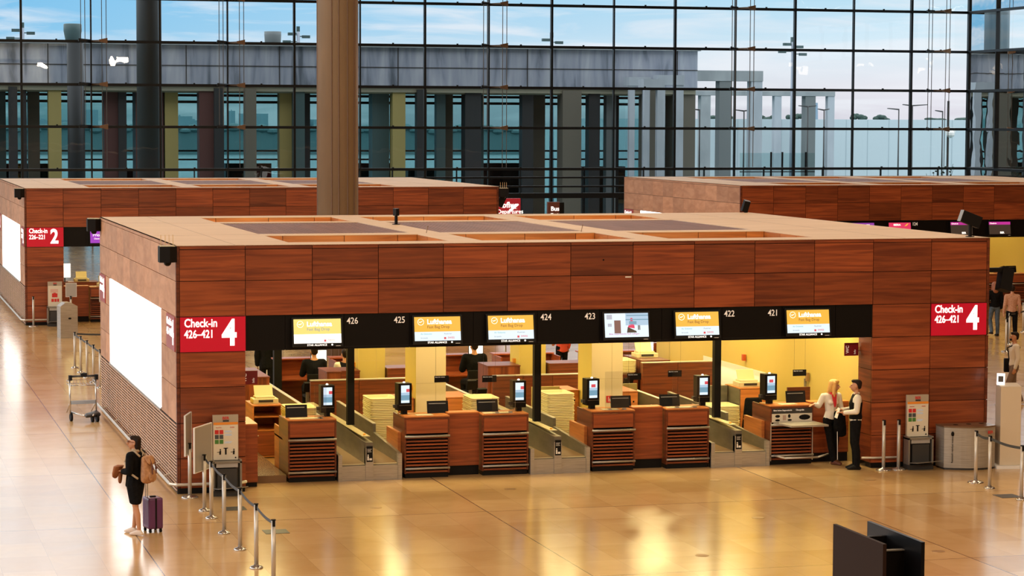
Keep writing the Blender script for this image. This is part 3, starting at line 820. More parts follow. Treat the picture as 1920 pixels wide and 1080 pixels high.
terminal(10.68, 1.20, .0, 'black touchscreen terminal at the right of the 422 desk')
terminal(12.12, 1.20, .10, 'black touchscreen terminal at the left of the 421 desk', 1)
for k, (x, s) in enumerate(((3.02, 1), (4.6, -1), (6.82, 1), (8.4, -1), (10.64, 1), (12.15, -1))):
    pass
def monitor(x, y, z, lab, w=.21, tilt=-12, rz=0, lit=False):
    t = thing('staff_monitor', lab, 'monitor', (x, y, z), rz, 'staff monitors')
    MB().box(-.10, -.02, 0, .10, .14, .015).cyl((0, .06, .01), (0, .04, .12), .02, n=8).build('stand', BLACKM, t)
    o = MB().box(-w, -.015, -.02, w, .015, .23, bev=.004).build('housing', BLACK, t); o.location = (0, .02, .03); o.rotation_euler = (math.radians(tilt), 0, 0)
    o2 = MB().box(-w + .03, -.018, .17, w - .05, -.014, .185).build('port_strip', GREY, o)
for x, y, lab in ((2.46, 1.28, 'black monitor seen from behind on the 426 desk'), (5.24, 1.28, 'black monitor seen from behind on the 425 desk'), (6.24, 1.28, 'black monitor seen from behind on the 424 desk'), (8.98, 1.28, 'black monitor seen from behind on the 423 desk'), (10.0, 1.28, 'black monitor seen from behind on the 422 desk'), (12.70, 1.28, 'black monitor seen from behind on the 421 desk')):
    monitor(x, y, 1.172, lab)

# ================================================================= inside pavilion 4
# luggage tray stacks
def tray_mesh():
    m = MB()
    def ring(w, d, z, r=.07, n=4):
        v = []
        for cx, cy, a0 in ((w - r, d - r, 0), (-w + r, d - r, PI / 2), (-w + r, -d + r, PI), (w - r, -d + r, 1.5 * PI)):
            for k in range(n + 1):
                a = a0 + PI / 2 * k / n
                v.append(m.bm.verts.new((cx + r * math.cos(a), cy + r * math.sin(a), z)))
        return v
    rs = [ring(.255, .35, 0), ring(.284, .382, .045), ring(.298, .395, .052), ring(.298, .395, .07), ring(.27, .365, .068), ring(.23, .325, .012)]
    for a, b in zip(rs, rs[1:]):
        for k in range(len(a)): m.bm.faces.new((a[k], a[(k + 1) % len(a)], b[(k + 1) % len(b)], b[k]))
    m.bm.faces.new(rs[0][::-1]); m.bm.faces.new(rs[-1])
    return m
TRAY = tray_mesh().build('luggage_tray', CREAM)
first = True
for sx, sy, n, z0, lab in ((4.74, 4.2, 33, 0, 'cream tray in the tall stack left of the 425 desk'),
                           (8.50, 4.2, 33, 0, 'cream tray in the tall stack before the olive panel'),
                           (2.82, 3.0, 33, 0, 'cream tray in the stack behind the leftmost desk monitor'),
                           (6.68, 3.5, 34, 0, 'cream tray in the stack right of an orange cabinet'),
                           (12.25, 4.4, 22, 0, 'cream tray in the low stack beside the hanging dark jacket'),
                           (10.36, 5.9, 29, 0, 'cream tray in the mostly hidden stack at the acrylic shield')):
    for k in range(n):
        o = TRAY if first else TRAY.copy()
        if not first: COL.objects.link(o)
        first = False
        o.location = (sx + random.uniform(-.008, .008), sy + random.uniform(-.008, .008), z0 + k * .0355)
        o.rotation_euler = (0, 0, random.uniform(-.01, .01))
        tag(o, lab, 'tray', lab.replace('cream tray in', 'trays of'))
# shelves the stacks on conveyors stand on: the belt bed itself carries them

def cabinet(x0, x1, y0, y1, h, lab, m=WOODO, top=WOODO, lock=True):
    t = thing('side_cabinet', lab, 'cabinet', ((x0 + x1) / 2, y0, 0), 0)
    w = (x1 - x0) / 2
    MB().box(-w, .02, 0, w, y1 - y0, h - .02).build('body', m, t)
    MB().box(-w, -.005, h - .02, w, y1 - y0, h).build('top_board', top, t)
    MB().box(-w + .02, 0, .05, w - .02, .02, h - .03).build('door', WOODO, t)
    if lock: MB().ball((w - .1, -.004, h - .22), (.02, .012, .02), 8).build('lock', BLACKM, t)
    return t
cabinet(6.10, 6.62, 4.05, 5.1, 1.17, 'orange wood cabinet right of the cream pillar behind 425')
cabinet(9.92, 10.34, 4.3, 5.3, 1.16, 'orange wood cabinet between the pillar with a red fire sign and the next desk')
cabinet(5.08, 5.40, 4.0, 4.8, 1.18, 'narrow orange cabinet left of the cream pillar behind 425')
cabinet(8.86, 9.17, 4.75, 5.6, 1.17, 'orange cabinet left of the cream pillar behind the 423 terminal')
t = cabinet(12.60, 13.3, 4.2, 5.1, 1.17, 'cabinet carrying the label printer behind the 421 desk', BELTG)
tag(MB().box(11.9, 4.9, 0, 12.58, 5.0, 1.16).build('grey_screen_panel', BELTG), 'grey upright panel left of the printer cabinet near 421', 'panel')
tag(MB().box(8.22, 5.05, 0, 8.83, 5.12, 1.22).build('screen_panel', mat('olive_panel', (.42, .33, .12), .5)), 'olive panel behind the tray stack near 423', 'panel')
tag(MB().box(10.36, 5.35, 0, 10.67, 5.42, 1.2).build('screen_panel', mat('olive_panel', (.30, .24, .09), .5)), 'olive panel behind the monitor of 422', 'panel')
tag(MB().box(13.05, 2.6, 0, 13.55, 2.66, 1.35).build('screen_panel', WOODD), 'brown upright panel behind the 421 monitor', 'panel')

def pillar(x0, x1, y0, y1, lab, front, side):
    t = thing('service_pillar', lab, 'pillar', ((x0 + x1) / 2, y0, 0), 0, None)
    w = (x1 - x0) / 2
    MB().box(-w, 0, 0, w, y1 - y0, 3.9).build('shaft', front, t)
    MB().box(-w - .006, .004, 0.01, -w, y1 - y0, 3.9).build('side_cladding', side, t)
    MB().box(.1, -.004, 0.0, .104, .001, 3.9).box(-w, -.002, 1.48, w, 0, 1.484).build('joint', mat('joint', (.5, .38, .2), .6), t)
    MB().box(-w - .07, .3, 1.32, -w, .42, 1.42).build('orange_box', mat('call_box', (.7, .28, .03), .4), t)
    return t
PY = mat('pillar_side', (.70, .56, .14), .5)
pillar(5.43, 6.06, 3.95, 4.9, 'cream pillar with black sign behind the 425 desk', PILW, PY)
p = pillar(9.20, 9.88, 3.95, 4.9, 'cream pillar behind the 423 desk', PILW, PY)
o = MB().box(-.02, -.008, .98, .11, -.002, 1.12).build('fire_sign', PRED, p); MB().box(.02, -.011, 1.0, .03, -.008, 1.10).box(.05, -.011, 1.0, .08, -.008, 1.06).build('flame_symbol', WHITE, o)
pillar(5.25, 5.86, 8.8, 9.6, 'olive yellow pillar above the dark partition left of centre', OLIVE, PY)
pillar(9.00, 9.62, 8.8, 9.6, 'olive yellow pillar above the dark partition right of the 424 terminal', OLIVE, PY)

# central partition
def partition(x0, x1, y, h, lab, n=2, depth=.12):
    t = thing('partition', lab, 'partition', (x0, y, 0), 0)
    m = MB(); s = (x1 - x0) / n
    for k in range(n): m.box(k * s + .004, 0, .02, (k + 1) * s - .004, depth, h)
    m.build('wood_panels', WOODD, t)
    MB().box(0, -.01, h, x1 - x0, depth + .02, h + .02).build('metal_edge', ALU, t)
    return t
partition(3.82, 5.95, 7.0, 1.25, 'low dark walnut partition behind the 425 trays', 2)
partition(7.90, 9.25, 7.0, 1.25, 'low dark walnut partition behind the 424 terminal', 2)
partition(9.25, 9.9, 7.0, 1.25, 'low dark walnut partition behind the pillar of 423', 1)
partition(11.35, 13.02, 7.0, 1.46, 'dark walnut partition behind the 422 terminal', 2)
# rear counters
def rear_counter(x0, x1, y0, y1, h, lab, wood=WOODD):
    t = thing('rear_counter', lab, 'counter', (x0, y0, 0), 0)
    MB().box(0, .01, 0, x1 - x0, y1 - y0, h - .03).build('body', wood, t)
    MB().box(-.01, 0, h - .03, x1 - x0 + .01, y1 - y0, h).build('counter_top', WOODD, t)
    return t
rear_counter(4.66, 5.22, 8.5, 9.3, 1.30, 'dark walnut rear counter left of the olive pillar')
rear_counter(5.88, 6.92, 8.6, 9.3, 1.32, 'dark walnut rear counter right of the left olive pillar')
rear_counter(8.15, 8.90, 8.4, 9.3, 1.34, 'dark walnut rear counter before the seated man in black', WOODV)
rear_counter(9.66, 11.1, 8.6, 9.3, 1.34, 'dark walnut rear counter behind the pillar of 423')
rear_counter(4.3, 4.62, 7.6, 8.6, 1.38, 'narrow walnut cabinet end in front of the seated agents', WOODV)
rear_counter(11.55, 12.2, 7.6, 9.0, 1.46, 'walnut rear cabinet block with stacked trays to its left', WOODV)
rear_counter(2.45, 2.98, 7.3, 9.3, 1.34, 'tall dark walnut cabinet at the left inside the pavilion', WOODV)
for k in range(8):
    o = TRAY.copy(); COL.objects.link(o); o.location = (11.15, 8.1, 1.14 + k * .0355 + .0); tag(o, 'cream tray in the stack left of the walnut rear cabinet block', 'tray', 'trays of the rear stack')
tag(MB().box(10.8, 7.7, .0, 11.48, 8.5, 1.138).build('tray_plinth', WOODD), 'dark plinth below the rear tray stack', 'plinth')
# rear agents' desks facing the far side
def rear_desk(x0, x1, lab, ox=0, oy=0):
    t = thing('rear_desk', lab, 'desk', (ox + x0, oy + 11.9, 0), 0, 'rear desks facing the far side')
    w = x1 - x0
    MB().box(0, .8, .09, w, .84, 1.17).build('front_panel', WOOD, t)
    MB().box(0, 0, .74, w, .8, .77).build('work_surface', WOOD, t)
    MB().box(0, 0, .05, .03, .8, 1.17).build('side_panel', WOOD, t)
    MB().box(w - .03, 0, .05, w, .8, 1.17).build('side_panel', WOOD, t)
    MB().box(-.02, .6, 1.17, w + .02, 1.0, 1.20).build('desk_top', WOOD, t)
    return t
for x0, x1, lab in ((4.0, 5.0, 'orange wood rear desk before the seated agent in black'), (5.35, 6.5, 'orange wood rear desk before the agent in the waistcoat'), (7.6, 9.0, 'orange wood rear desk before the seated man in a black coat'), (9.4, 10.9, 'orange wood rear desk seen between the pillars of 424'), (11.6, 13.3, 'orange wood rear desk beyond the walnut cabinet block')):
    rear_desk(x0, x1, lab)
def lit_monitor(x, y, z, w, h, lab):
    t = thing('lit_monitor', lab, 'monitor', (x, y, z), 0)
    MB().box(-.1, -.05, 0, .1, .08, .015).cyl((0, .02, .01), (0, .02, .2), .02, n=8).build('stand', BLACKM, t)
    MB().box(-w / 2 - .015, 0, .14, w / 2 + .015, .03, .17 + h).build('housing', BLACK, t)
    MB().box(-w / 2, -.004, .155, w / 2, 0, .155 + h).build('display', LITW, t)
lit_monitor(4.98, 12.05, .772, .36, .50, 'glowing white monitor beside the seated agent in black')
lit_monitor(8.82, 12.05, .772, .34, .52, 'glowing white monitor beside the seated man in a black coat')
lit_monitor(11.9, 12.1, .772, .34, .5, 'glowing white monitor behind the pillar of 423')
MB2 = MB().box(0, 0, 0, .10, .2, .04).box(.02, .02, .04, .16, .16, .09)
tag(MB2.build('paper_pile', WHITE), 'pile of white papers on the rear desk beside the man in a black coat', 'papers'); bpy.data.objects['paper_pile'].location = (7.75, 12.1, .772)
t = thing('water_bottle', 'clear bottle with red label on the rear counter', 'bottle', (5.12, 8.8, 1.302)); MB().lathe([(.03, 0), (.032, .12), (.03, .15), (.012, .19), (.012, .21)], n=12).build('bottle_body', glassy('bottle_plastic', (.8, .9, .9)), t, True); MB().lathe([(.034, .05), (.034, .11)], n=12).build('bottle_label', PRED, t)

def scale_display(x, y, h, lab):
    t = thing('scale_display', lab, 'display', (x, y, 0), math.radians(12), 'dark scale displays by the rear belts')
    MB().box(-.03, -.03, 0, .03, .03, h).build('stand', GREY, t)
    o = MB().box(-.11, -.03, -.1, .11, .05, .12, bev=.01).build('head', BLACKM, t); o.location = (0, -.05, h + .02); o.rotation_euler = (math.radians(18), 0, 0)
scale_display(7.68, 8.2, .92, 'dark scale display beside the rear belt behind the second cream pillar gap')
scale_display(7.75, 7.55, .80, 'dark scale display nearest the partition behind the right-hand tray stack')
scale_display(11.15, 7.5, .95, 'dark scale display left of the walnut partition behind the acrylic shield')
scale_display(4.05, 8.6, .92, 'dark scale display behind the leftmost touchscreen terminal')
# acrylic shields and black hanging plates at the desks
def shield(x0, x1, y, lab, z1=1.95):
    t = thing('acrylic_shield', lab, 'shield', ((x0 + x1) / 2, y, 1.196), 0, 'clear acrylic shields on the desks')
    w = (x1 - x0) / 2
    MB().box(-w, 0, 0.02, w, .008, z1 - 1.196).build('acrylic_sheet', PLEX, t)
    for s in (-1, 1): MB().box(s * (w - .1) - .03, -.04, 0, s * (w - .1) + .03, .05, .022).build('clamp', STEEL, t)
shield(9.95, 10.52, 1.0, 'clear acrylic shield on the 422 desk')
shield(6.25, 6.72, 1.0, 'clear acrylic shield on the 424 desk')
shield(8.55, 9.05, 1.0, 'clear acrylic shield on the 423 desk')
shield(2.75, 2.98, 1.0, 'clear acrylic shield on the 426 desk', 1.85)
def hang_sign(x, y, z, lab):
    t = thing('hanging_plate', lab, 'sign', (x, y, z), 0, 'black hanging information plates')
    MB().box(-.145, 0, -.065, .145, .015, .065).build('plate', BLACKM, t)
    for s in (-1, 1): MB().cyl((s * .12, .007, .06), (s * .12, .007, 3.925 - z), .002, n=5).build('wire', CABLE, t)
    text('small_lettering', 'Bitte hier warten', .028, (-.13, -.002, .03), FR, NUMW, t, 0, ext=.001)
hang_sign(5.44, 1.8, 1.80, 'small black plate hanging before the cream pillar behind 425')
hang_sign(6.41, 1.8, 1.78, 'small black plate hanging above the 424 monitor')
hang_sign(10.28, 1.8, 1.79, 'small black plate hanging above the 422 monitor')
hang_sign(9.42, 1.8, 1.75, 'small black plate hanging right of the 423 terminal')
hang_sign(12.98, 1.8, 1.74, 'small black plate hanging before the yellow wall')
# flag signs on the pier returns
def flag(x, y, z, lab, rz=0):
    t = thing('flag_sign', lab, 'sign', (x, y, z), rz)
    MB().box(-.30, 0, -.13, 0, .02, .13).build('plate', REDD, t)
    MB().box(-.012, .02, -.05, 0, .12, .05).build('bracket', STEEL, t)
    rt = (PI / 2, -PI / 2, 0)
    text('lettering', 'WC', .09, (-.21, -.003, -.08), rt, NUMW, t, .01, ext=.001); text('lettering', 'Info', .06, (-.06, -.003, -.10), rt, NUMW, t, 0, ext=.001)
flag(13.745, .60, 2.32, 'small dark red flag sign by the right pier')
flag(1.60, .62, 2.05, 'small dark red flag sign by the left pier')
# yellow wall details
t = thing('wall_intercom', 'small orange box with handset on the yellow wall', 'intercom', (13.755, 6.9, 1.55)); MB().box(-.07, -.05, -.07, 0, .05, .07).build('housing', mat('box_red', (.5, .08, .02), .4), t)
t = thing('wall_telephone', 'small telephone on the yellow wall behind the black plate', 'telephone', (13.755, 3.2, 1.50)); MB().box(-.05, -.05, -.1, 0, .05, .08).build('housing', mat('box_brown', (.30, .16, .05), .4), t); MB().box(-.06, .06, -.22, -.01, .10, -.05).build('handset', GREY, t)
# jacket on the chair near 421
t = thing('hanging_jacket', 'dark jacket hanging at the left of the 421 desk', 'jacket', (12.58, 3.35, 0))
MB().hull([((-.14, 0, 1.02), .05), ((.14, .0, 1.02), .05), ((-.20, 0, .45), .05), ((.16, 0, .42), .06), ((0, .05, .9), .07)]).build('jacket_body', CLOTHK, t, True)
MB().cyl((0, .1, 0), (0, .1, 1.05), .02).cyl((-.2, .1, .02), (.2, .1, .02), .02).build('stand', BLACKM, t)

# ================================================================= roof fittings
def cam_box(x, y, z, lab, spikes=True):
    t = thing('dome_camera', lab, 'camera', (x, y, z), 0, 'dome cameras on roof corners')
    MB().prism([(-.16, -.16, -.29), (.02, -.20, -.29), (.16, -.10, -.29), (.16, .10, -.29), (-.16, .12, -.29)], (0, 0, .29)).build('housing', BLACKM, t)
    MB().ball((0, 0, -.30), (.07, .07, .065), 12).build('dome', BLACK, t, True)
    MB().box(-.14, -.14, 0, .12, .10, .015).build('cap', CREAMD, t)
    if spikes:
        for dx in (-.12, -.04, .03, .10): MB().cyl((dx, 0, .01), (dx, 0, .21), .006, n=5).build('bird_spike', mat('spike', (.7, .5, .25), .5), t)
cam_box(-.155, -.03, 4.56, 'black dome camera with bird spikes on the front left roof corner')
cam_box(-.155, 13.2, 4.53, 'black dome camera on the rear left roof corner of the front pavilion', False)
cam_box(-.155, 37.5, 4.55, 'black dome camera on the pavilion signed 2', False)
cam_box(16.45, 37.4, 4.50, 'black dome camera at the right end of the left background pavilion')
def spot(x, y, z, lab, tilt, rz, s=1, pole=.25):
    t = thing('floodlight', lab, 'floodlight', (x, y, z), rz)
    MB().cyl((0, 0, 0), (0, 0, pole), .035).lathe([(.09, 0), (.09, .01)], n=12).build('post', BLACKM, t)
    o = MB().box(-.14 * s, -.07, -.26 * s, .14 * s, .07, .26 * s, bev=.01).build('head', BLACKM, t); o.location = (0, 0, pole + .05); o.rotation_euler = tilt
    MB().box(-.14 * s, -.071, .262 * s, .14 * s, .071, .268 * s).build('head_rim', GREY, o)
spot(5.93, 8.0, 4.57, 'small black roof camera on the front pavilion', (0, 0, 0), .3, .30, .22)
spot(16.03, .35, 4.57, 'black floodlight on the right front roof corner', (0, math.radians(-70), 0), 0, .85, .30)
spot(16.15, 13.2, 4.4, 'black floodlight at the rear right roof corner', (math.radians(15), math.radians(12), 0), 0, .55, .28)
spot(16.42, 37.6, 3.95, 'black floodlight hanging before the left background pavilion end', (0, math.radians(25), 0), 0, .8, .05)
t = thing('wall_speaker', 'large black tilted loudspeaker on the right side of the front pavilion', 'loudspeaker', (16.30, .55, 3.88))
MB().box(0, -.05, -.05, .62, .08, .04).build('bracket_arm', BLACKM, t)
o = MB().box(-.13, -.11, -.24, .13, .11, .24, bev=.01).build('cabinet', BLACKM, t); o.location = (.62, .0, -.20); o.rotation_euler = (math.radians(-14), math.radians(16), 0)
for x, y in ((8.95, 3.95), (5.65, 3.98)):
    tag(MB().cyl((x, y, 4.565), (x + .03, y, 4.70), .008, n=5).ball((x + .03, y, 4.70), .014, 6).build('cable_stub', BRASS), 'small cable stub on the roof ' + ('left of the middle grille front edge' if x < 7 else 'at the right of the middle grille front edge'), 'cable')
tag(MB().box(8.62, -.012, 3.865, 8.74, -.001, 3.89).build('small_badge', WHITE), 'small white badge on the fascia above the 423 screen', 'badge')
tag(MB().ball((8.18, .0, 4.21), (.018, .006, .018), 8).build('fascia_plug', BLACKM), 'tiny dark plug in the fascia panel above 423', 'plug')

# ================================================================= barriers, signs, bins
def barrier(x, y, lab, big=False, belt=None, panel=None, ph=(.75, 1.5), grp='tape barrier posts'):
    t = thing('barrier_post', lab, 'barrier post', (x, y, 0), 0, grp)
    r = .155 if big else .105
    MB().lathe([(r, 0), (r, .012), (r * .85, .03), (.04, .045), (.035, .06)], n=24).build('base', CHROME, t, True)
    MB().cyl((0, 0, .03), (0, 0, .985), .034, n=16).build('pole', ALU, t, True)
    MB().cyl((0, 0, .985), (0, 0, 1.0), .036, n=16).box(-.02, -.045, .90, .02, -.03, .985).build('head', BLACKM, t)
    if belt:
        d = Vector((belt[0] - x, belt[1] - y, 0)); n = Vector((-d.y, d.x, 0)).normalized() * .0015
        u = d.normalized() * .03; e = d - u
        m = MB()
        k = 8; pts = [u.lerp(e, i / k) for i in range(k + 1)]
        for a, b, i in zip(pts, pts[1:], range(k)):
            s0 = -.03 * math.sin(PI * i / k); s1 = -.03 * math.sin(PI * (i + 1) / k)
            m.prism([a + Vector((0, 0, .92 + s0)), b + Vector((0, 0, .92 + s1)), b + Vector((0, 0, .97 + s1)), a + Vector((0, 0, .97 + s0))], n * 2)
        m.build('tape', TAPE, t)
    if panel:
        w, h0, h1, rz = panel
        o = MB().box(-w / 2, -.012, h0, w / 2, .012, h1, bev=.008).build('sign_panel', SIGNG, t); o.rotation_euler = (0, 0, rz)
        MB().box(-w / 2 - .012, -.016, h0 - .012, -w / 2, .016, h1 + .012).box(w / 2, -.016, h0 - .012, w / 2 + .012, .016, h1 + .012).box(-w / 2, -.016, h1, w / 2, .016, h1 + .012).box(-w / 2, -.016, h0 - .012, w / 2, .016, h0).build('sign_frame', WHITE, o)
        o.location = (.045 * math.cos(rz + PI / 2) + .02, .05, 0)
    return t
barrier(.17, -.46, 'barrier post with grey sign panel against the left pier', True, panel=(.62, .80, 1.52, math.radians(72)))
ql = [(.21, -2.02), (.21, -2.84), (.19, -4.40), (.20, -6.0), (.19, -7.62), (.19, -9.15)]
names = ['barrier post with grey sign panel before the baggage totem', 'second barrier post of the left queue, just before the sign panel', 'third barrier post of the left queue', 'fourth barrier post of the left queue beside the floor plate', 'fifth barrier post of the left queue', 'barrier post nearest the camera in the left queue']
for i, (p, n) in enumerate(zip(ql, names)):
    barrier(*p, n, False, ql[i + 1] if i + 1 < len(ql) else None, (.80, .72, 1.50, math.radians(60)) if i == 0 else None)
barrier(13.90, -.34, 'free barrier post at the right pier nearest the standing man', True)
barrier(14.22, -.34, 'free barrier post at the right pier beside the baggage totem', True)
qr = [(14.93, -2.29), (14.85, -3.03), (14.80, -4.40)]
barrier(*qr[0], 'barrier post with a wide base before the curved steel bin', True, qr[1])
barrier(*qr[1], 'middle barrier post of the right queue', False, qr[2])
barrier(*qr[2], 'barrier post of the right queue at the picture edge', False)
qb = [(.30, 23.2), (.34, 21.9), (.38, 20.6), (.42, 19.3), (.46, 18.0)]
for i, p in enumerate(qb):
    barrier(*p, ['farthest', 'second farthest', 'middle', 'second nearest', 'nearest'][i] + ' barrier post of the row beyond the luggage trolley', False, qb[i + 1] if i < 4 else None)
barrier(1.75, 23.2, 'barrier post closing the row beyond the luggage trolley', False, (.33, 23.2))
barrier(.23, 37.05, 'free barrier post at the corner of the pavilion signed 2', True)
barrier(1.44, 36.9, 'barrier post with small sign behind the steel waste bin', False, panel=(.34, .98, 1.42, 0))
barrier(2.30, 34.5, 'barrier post with small sign at the edge of the front pavilion', True, (2.42, 31.0), panel=(.34, .98, 1.42, 0))
barrier(2.42, 31.0, 'barrier post below the small sign at the edge of the front pavilion', True)
for i, (x, y) in enumerate([(27.72, 21.5), (28.9, 23.6), (31.4, 27.5), (27.1, 26.6)]):
    barrier(x, y, ['barrier post in front of the person in checked shirt', 'barrier post right of the person in checked shirt', 'distant barrier post before the background counters at right', 'barrier post behind the woman in a black jacket'][i], i == 0, [(28.9, 23.6), (30.2, 25.0), None, (29, 30)][i])
# seen through the pavilion, on the far side
for i, (x, y) in enumerate([(3.95, 20.2), (5.55, 20.2), (11.6, 19.5), (12.2, 19.5), (12.6, 22.0)]):
    barrier(x, y, ['barrier post seen through the left end of the pavilion', 'barrier post seen beside the dark rear post', 'barrier post seen between the pillars, left one', 'barrier post seen between the pillars, middle one', 'barrier post seen between the pillars, far one'][i], True, [(5.55, 20.2), None, (12.2, 19.5), None, None][i])

def totem(x, y, lab, simple=False):
    t = thing('baggage_totem', lab, 'baggage totem', (x, y, 0), 0, 'hand baggage measuring totems')
    MB().box(-.26, -.12, 0, .26, .16, .10).build('foot', DGREY, t)
    m = MB().box(-.27, -.10, .10, -.235, .16, .66).box(.235, -.10, .10, .27, .16, .66).box(-.27, .13, .10, .27, .16, .66).box(-.27, -.10, .60, .27, .13, .63)
    m.prism([(-.27, -.12, .14), (.27, -.12, .14), (.34, -.38, .20), (-.20, -.38, .16)], (0, 0, .012)); m.build('measuring_box', GREY, t)
    MB().box(-.18, -.09, .12, .18, .05, .50).build('dark_inset', DGREY, t)
    MB().box(-.20, -.08, .52, .20, .05, .60).build('inset_lid', SIGNG, t)
    MB().box(-.235, .08, .64, .235, .13, 1.47, bev=.004).build('back_board', mat('totem_grey', (.42, .36, .28), .45), t)
    p = MB().box(-.225, .070, .64, .225, .079, 1.33).build('poster', POSTW, t)
    if not simple:
        MB().box(-.225, .064, 1.29, .225, .070, 1.335).build('orange_stripe', ORNG, p)
        for i, (c, z) in enumerate(((PRED, 1.12), (PGREY, 1.03), (PGREEN, .94))):
            MB().box(-.20, .064, z, -.13, .070, z + .075).box(-.115, .064, z, -.045, .070, z + .075).build('pictogram_tile', c, p)
        m = MB()
        for z in (1.17, 1.15, 1.11, 1.09, .97, .95): m.box(-.02, .066, z, .12 - (z * 50 % 3) * .01, .070, z + .007)
        m.build('text_lines', TXT_GR, p)
        m = MB()
        for x0 in (-.12, .13): m.ball((x0 + .02, .066, .83), (.014, .004, .016), 6); m.prism([(x0, .066, .74), (x0 + .03, .066, .74), (x0 + .035, .066, .81), (x0 + .005, .066, .81)], (0, .004, 0)); m.box(x0 - .04, .066, .78, x0 + .01, .070, .79)
        m.box(-.015, .066, .74, .015, .070, .85); m.box(-.04, .066, .85, .04, .070, .865)
        m.build('pictogram_people', BLACKM, p)
        MB().ball((.18, .066, .68), (.015, .003, .015), 8).build('dot', BLACKM, p)
        text('lettering', 'Austrian', .03, (-.18, .066, 1.23), FR, PRED, p, 0, ext=.001); text('lettering', 'SWISS', .03, (.08, .066, 1.23), FR, PRED, p, 0, ext=.001)
    else:
        m = MB().box(-.10, .064, .95, .08, .070, 1.08).box(-.05, .064, 1.08, .03, .070, 1.10).box(-.12, .064, .80, -.04, .070, .90).box(-.02, .064, .80, .05, .070, .90).box(.07, .064, .80, .13, .070, .90)
        m.build('red_bags', PRED, p)
        m = MB()
        for z in (1.20, 1.16, 1.12): m.box(-.15, .066, z, .1, .070, z + .01)
        m.build('text_lines', PRED, p)
    text('lettering', 'BER', .075, (-.06, .076, 1.385), FR, PRED, t, .02, ext=.002)
    MB().box(-.05, .074, 1.345, .06, .08, 1.375).build('display_window', DGREY, t)
totem(.86, -.33, 'hand baggage measuring totem at the left pier of the front pavilion')
totem(14.66, -.33, 'hand baggage measuring totem at the right pier of the front pavilion')
totem(.95, 37.1, 'measuring totem with red baggage poster at the pavilion signed 2', True)

# curved steel recycling bin
t = thing('recycling_bin', 'curved brushed steel recycling bin at the right pier', 'bin', (15.60, -.45, 0))
pts = [(-.50, .28), (-.50, -.10)] + [(-.40 + .95 * k / 10, -.12 - .22 * math.sin(PI * (k + .8) / 12.5)) for k in range(11)] + [(.55, .28)]
MB().prism([(x, y, .04) for x, y in pts], (0, 0, .80)).build('body', STEEL, t)
MB().prism([(x * .97, y * .94, 0) for x, y in pts], (0, 0, .04)).build('plinth', DGREY, t)
MB().prism([(x * 1.02, y * 1.03, .84) for x, y in pts], (0, 0, .03)).build('lid', noisy('lid_brown', (.20, .13, .08), (.28, .18, .11), (1, 1, 1), 3, .3, .5), t)
MB().lathe([(.05, 0), (.05, .004)], (-.2, .02, .87), 12).lathe([(.05, 0), (.05, .004)], (.1, .05, .87), 12).lathe([(.05, 0), (.05, .004)], (.4, .1, .87), 12).build('lid_opening', BLACKM, t)
text('lettering', 'Restmüll residual waste', .055, (-.355, -.205, .14), (PI / 2, -PI / 2, 0), BLACKM, t, 0, ext=.002)
text('lettering', 'BER', .08, (.33, -.335, .72), (PI / 2, 0, .25), PRED, t, .02, ext=.002)
MB().ball((-.37, -.21, .72), (.035, .01, .05), 8).build('bin_symbol', BLACKM, t)
# self-service kiosk
t = thing('service_kiosk', 'tall cream column kiosk with small tablet beside the steel bin', 'kiosk', (16.50, -.50, 0), math.radians(-10))
MB().box(-.30, -.30, 0, .32, .25, .06).build('base_plate', WHITE, t)
MB().box(-.20, -.18, .06, .22, .18, 1.62, bev=.01).build('body', PKIOSK, t)
MB().prism([(-.20, -.18, 1.62), (.22, -.18, 1.62), (.22, .18, 1.66), (-.20, .18, 1.66)], (0, 0, .01)).build('sloped_top', PKIOSK, t)
o = MB().box(-.08, -.012, 0, .08, .012, .24, bev=.01).build('tablet', LITW, t); o.location = (-.17, -.05, 1.65); o.rotation_euler = (math.radians(-20), 0, math.radians(-20))
MB().box(-.05, -.015, .06, .05, -.011, .18).build('tablet_display', SC_D, o)
# steel waste bin near pavilion 2
t = thing('waste_bin', 'brushed steel waste bin with gabled top at left', 'bin', (.95, 32.7, 0), math.radians(8))
MB().prism([(-.27, -.25, 0), (.27, -.25, 0), (.27, -.25, 1.0), (.05, -.25, 1.12), (-.12, -.25, 1.12), (-.27, -.25, 1.0)], (0, .5, 0)).build('body', STEEL, t)
MB().ball((.02, -.252, .62), (.055, .008, .03), 10).build('opening', BLACKM, t)
# floor plates
for x, y, lab in ((1.05, -4.45, 'grey metal floor plate beside the left queue'), (14.75, -3.95, 'grey metal floor plate by the right queue'), (.75, -1.9, 'grey floor plate just before the left totem')):
    tag(MB().box(x - .20, y - .20, .0, x + .20, y + .20, .006).build('floor_plate', DGREY), lab, 'floor plate')
for x, y, lab in ((11.0, -8.9, 'round bronze floor cap at the bottom right'), (7.2, -8.3, 'round bronze floor cap left of the black panels'), (9.4, -5.1, 'round bronze floor cap in the middle of the floor'), (6.1, -.9, 'pale round floor cap before the 424 desk'), (10.2, -.8, 'pale round floor cap before the 422 conveyor'), (13.1, -1.5, 'pale round floor cap near the standing man'), (3.2, -2.4, 'pale round floor cap before the leftmost desk')):
    tag(MB().lathe([(.11, 0), (.11, .004)], (x, y, 0), 20).build('floor_disc', noisy('bronze_cap', (.40, .24, .10), (.5, .32, .15), (1, 1, 1), 3, .35, .5)), lab, 'floor cap')
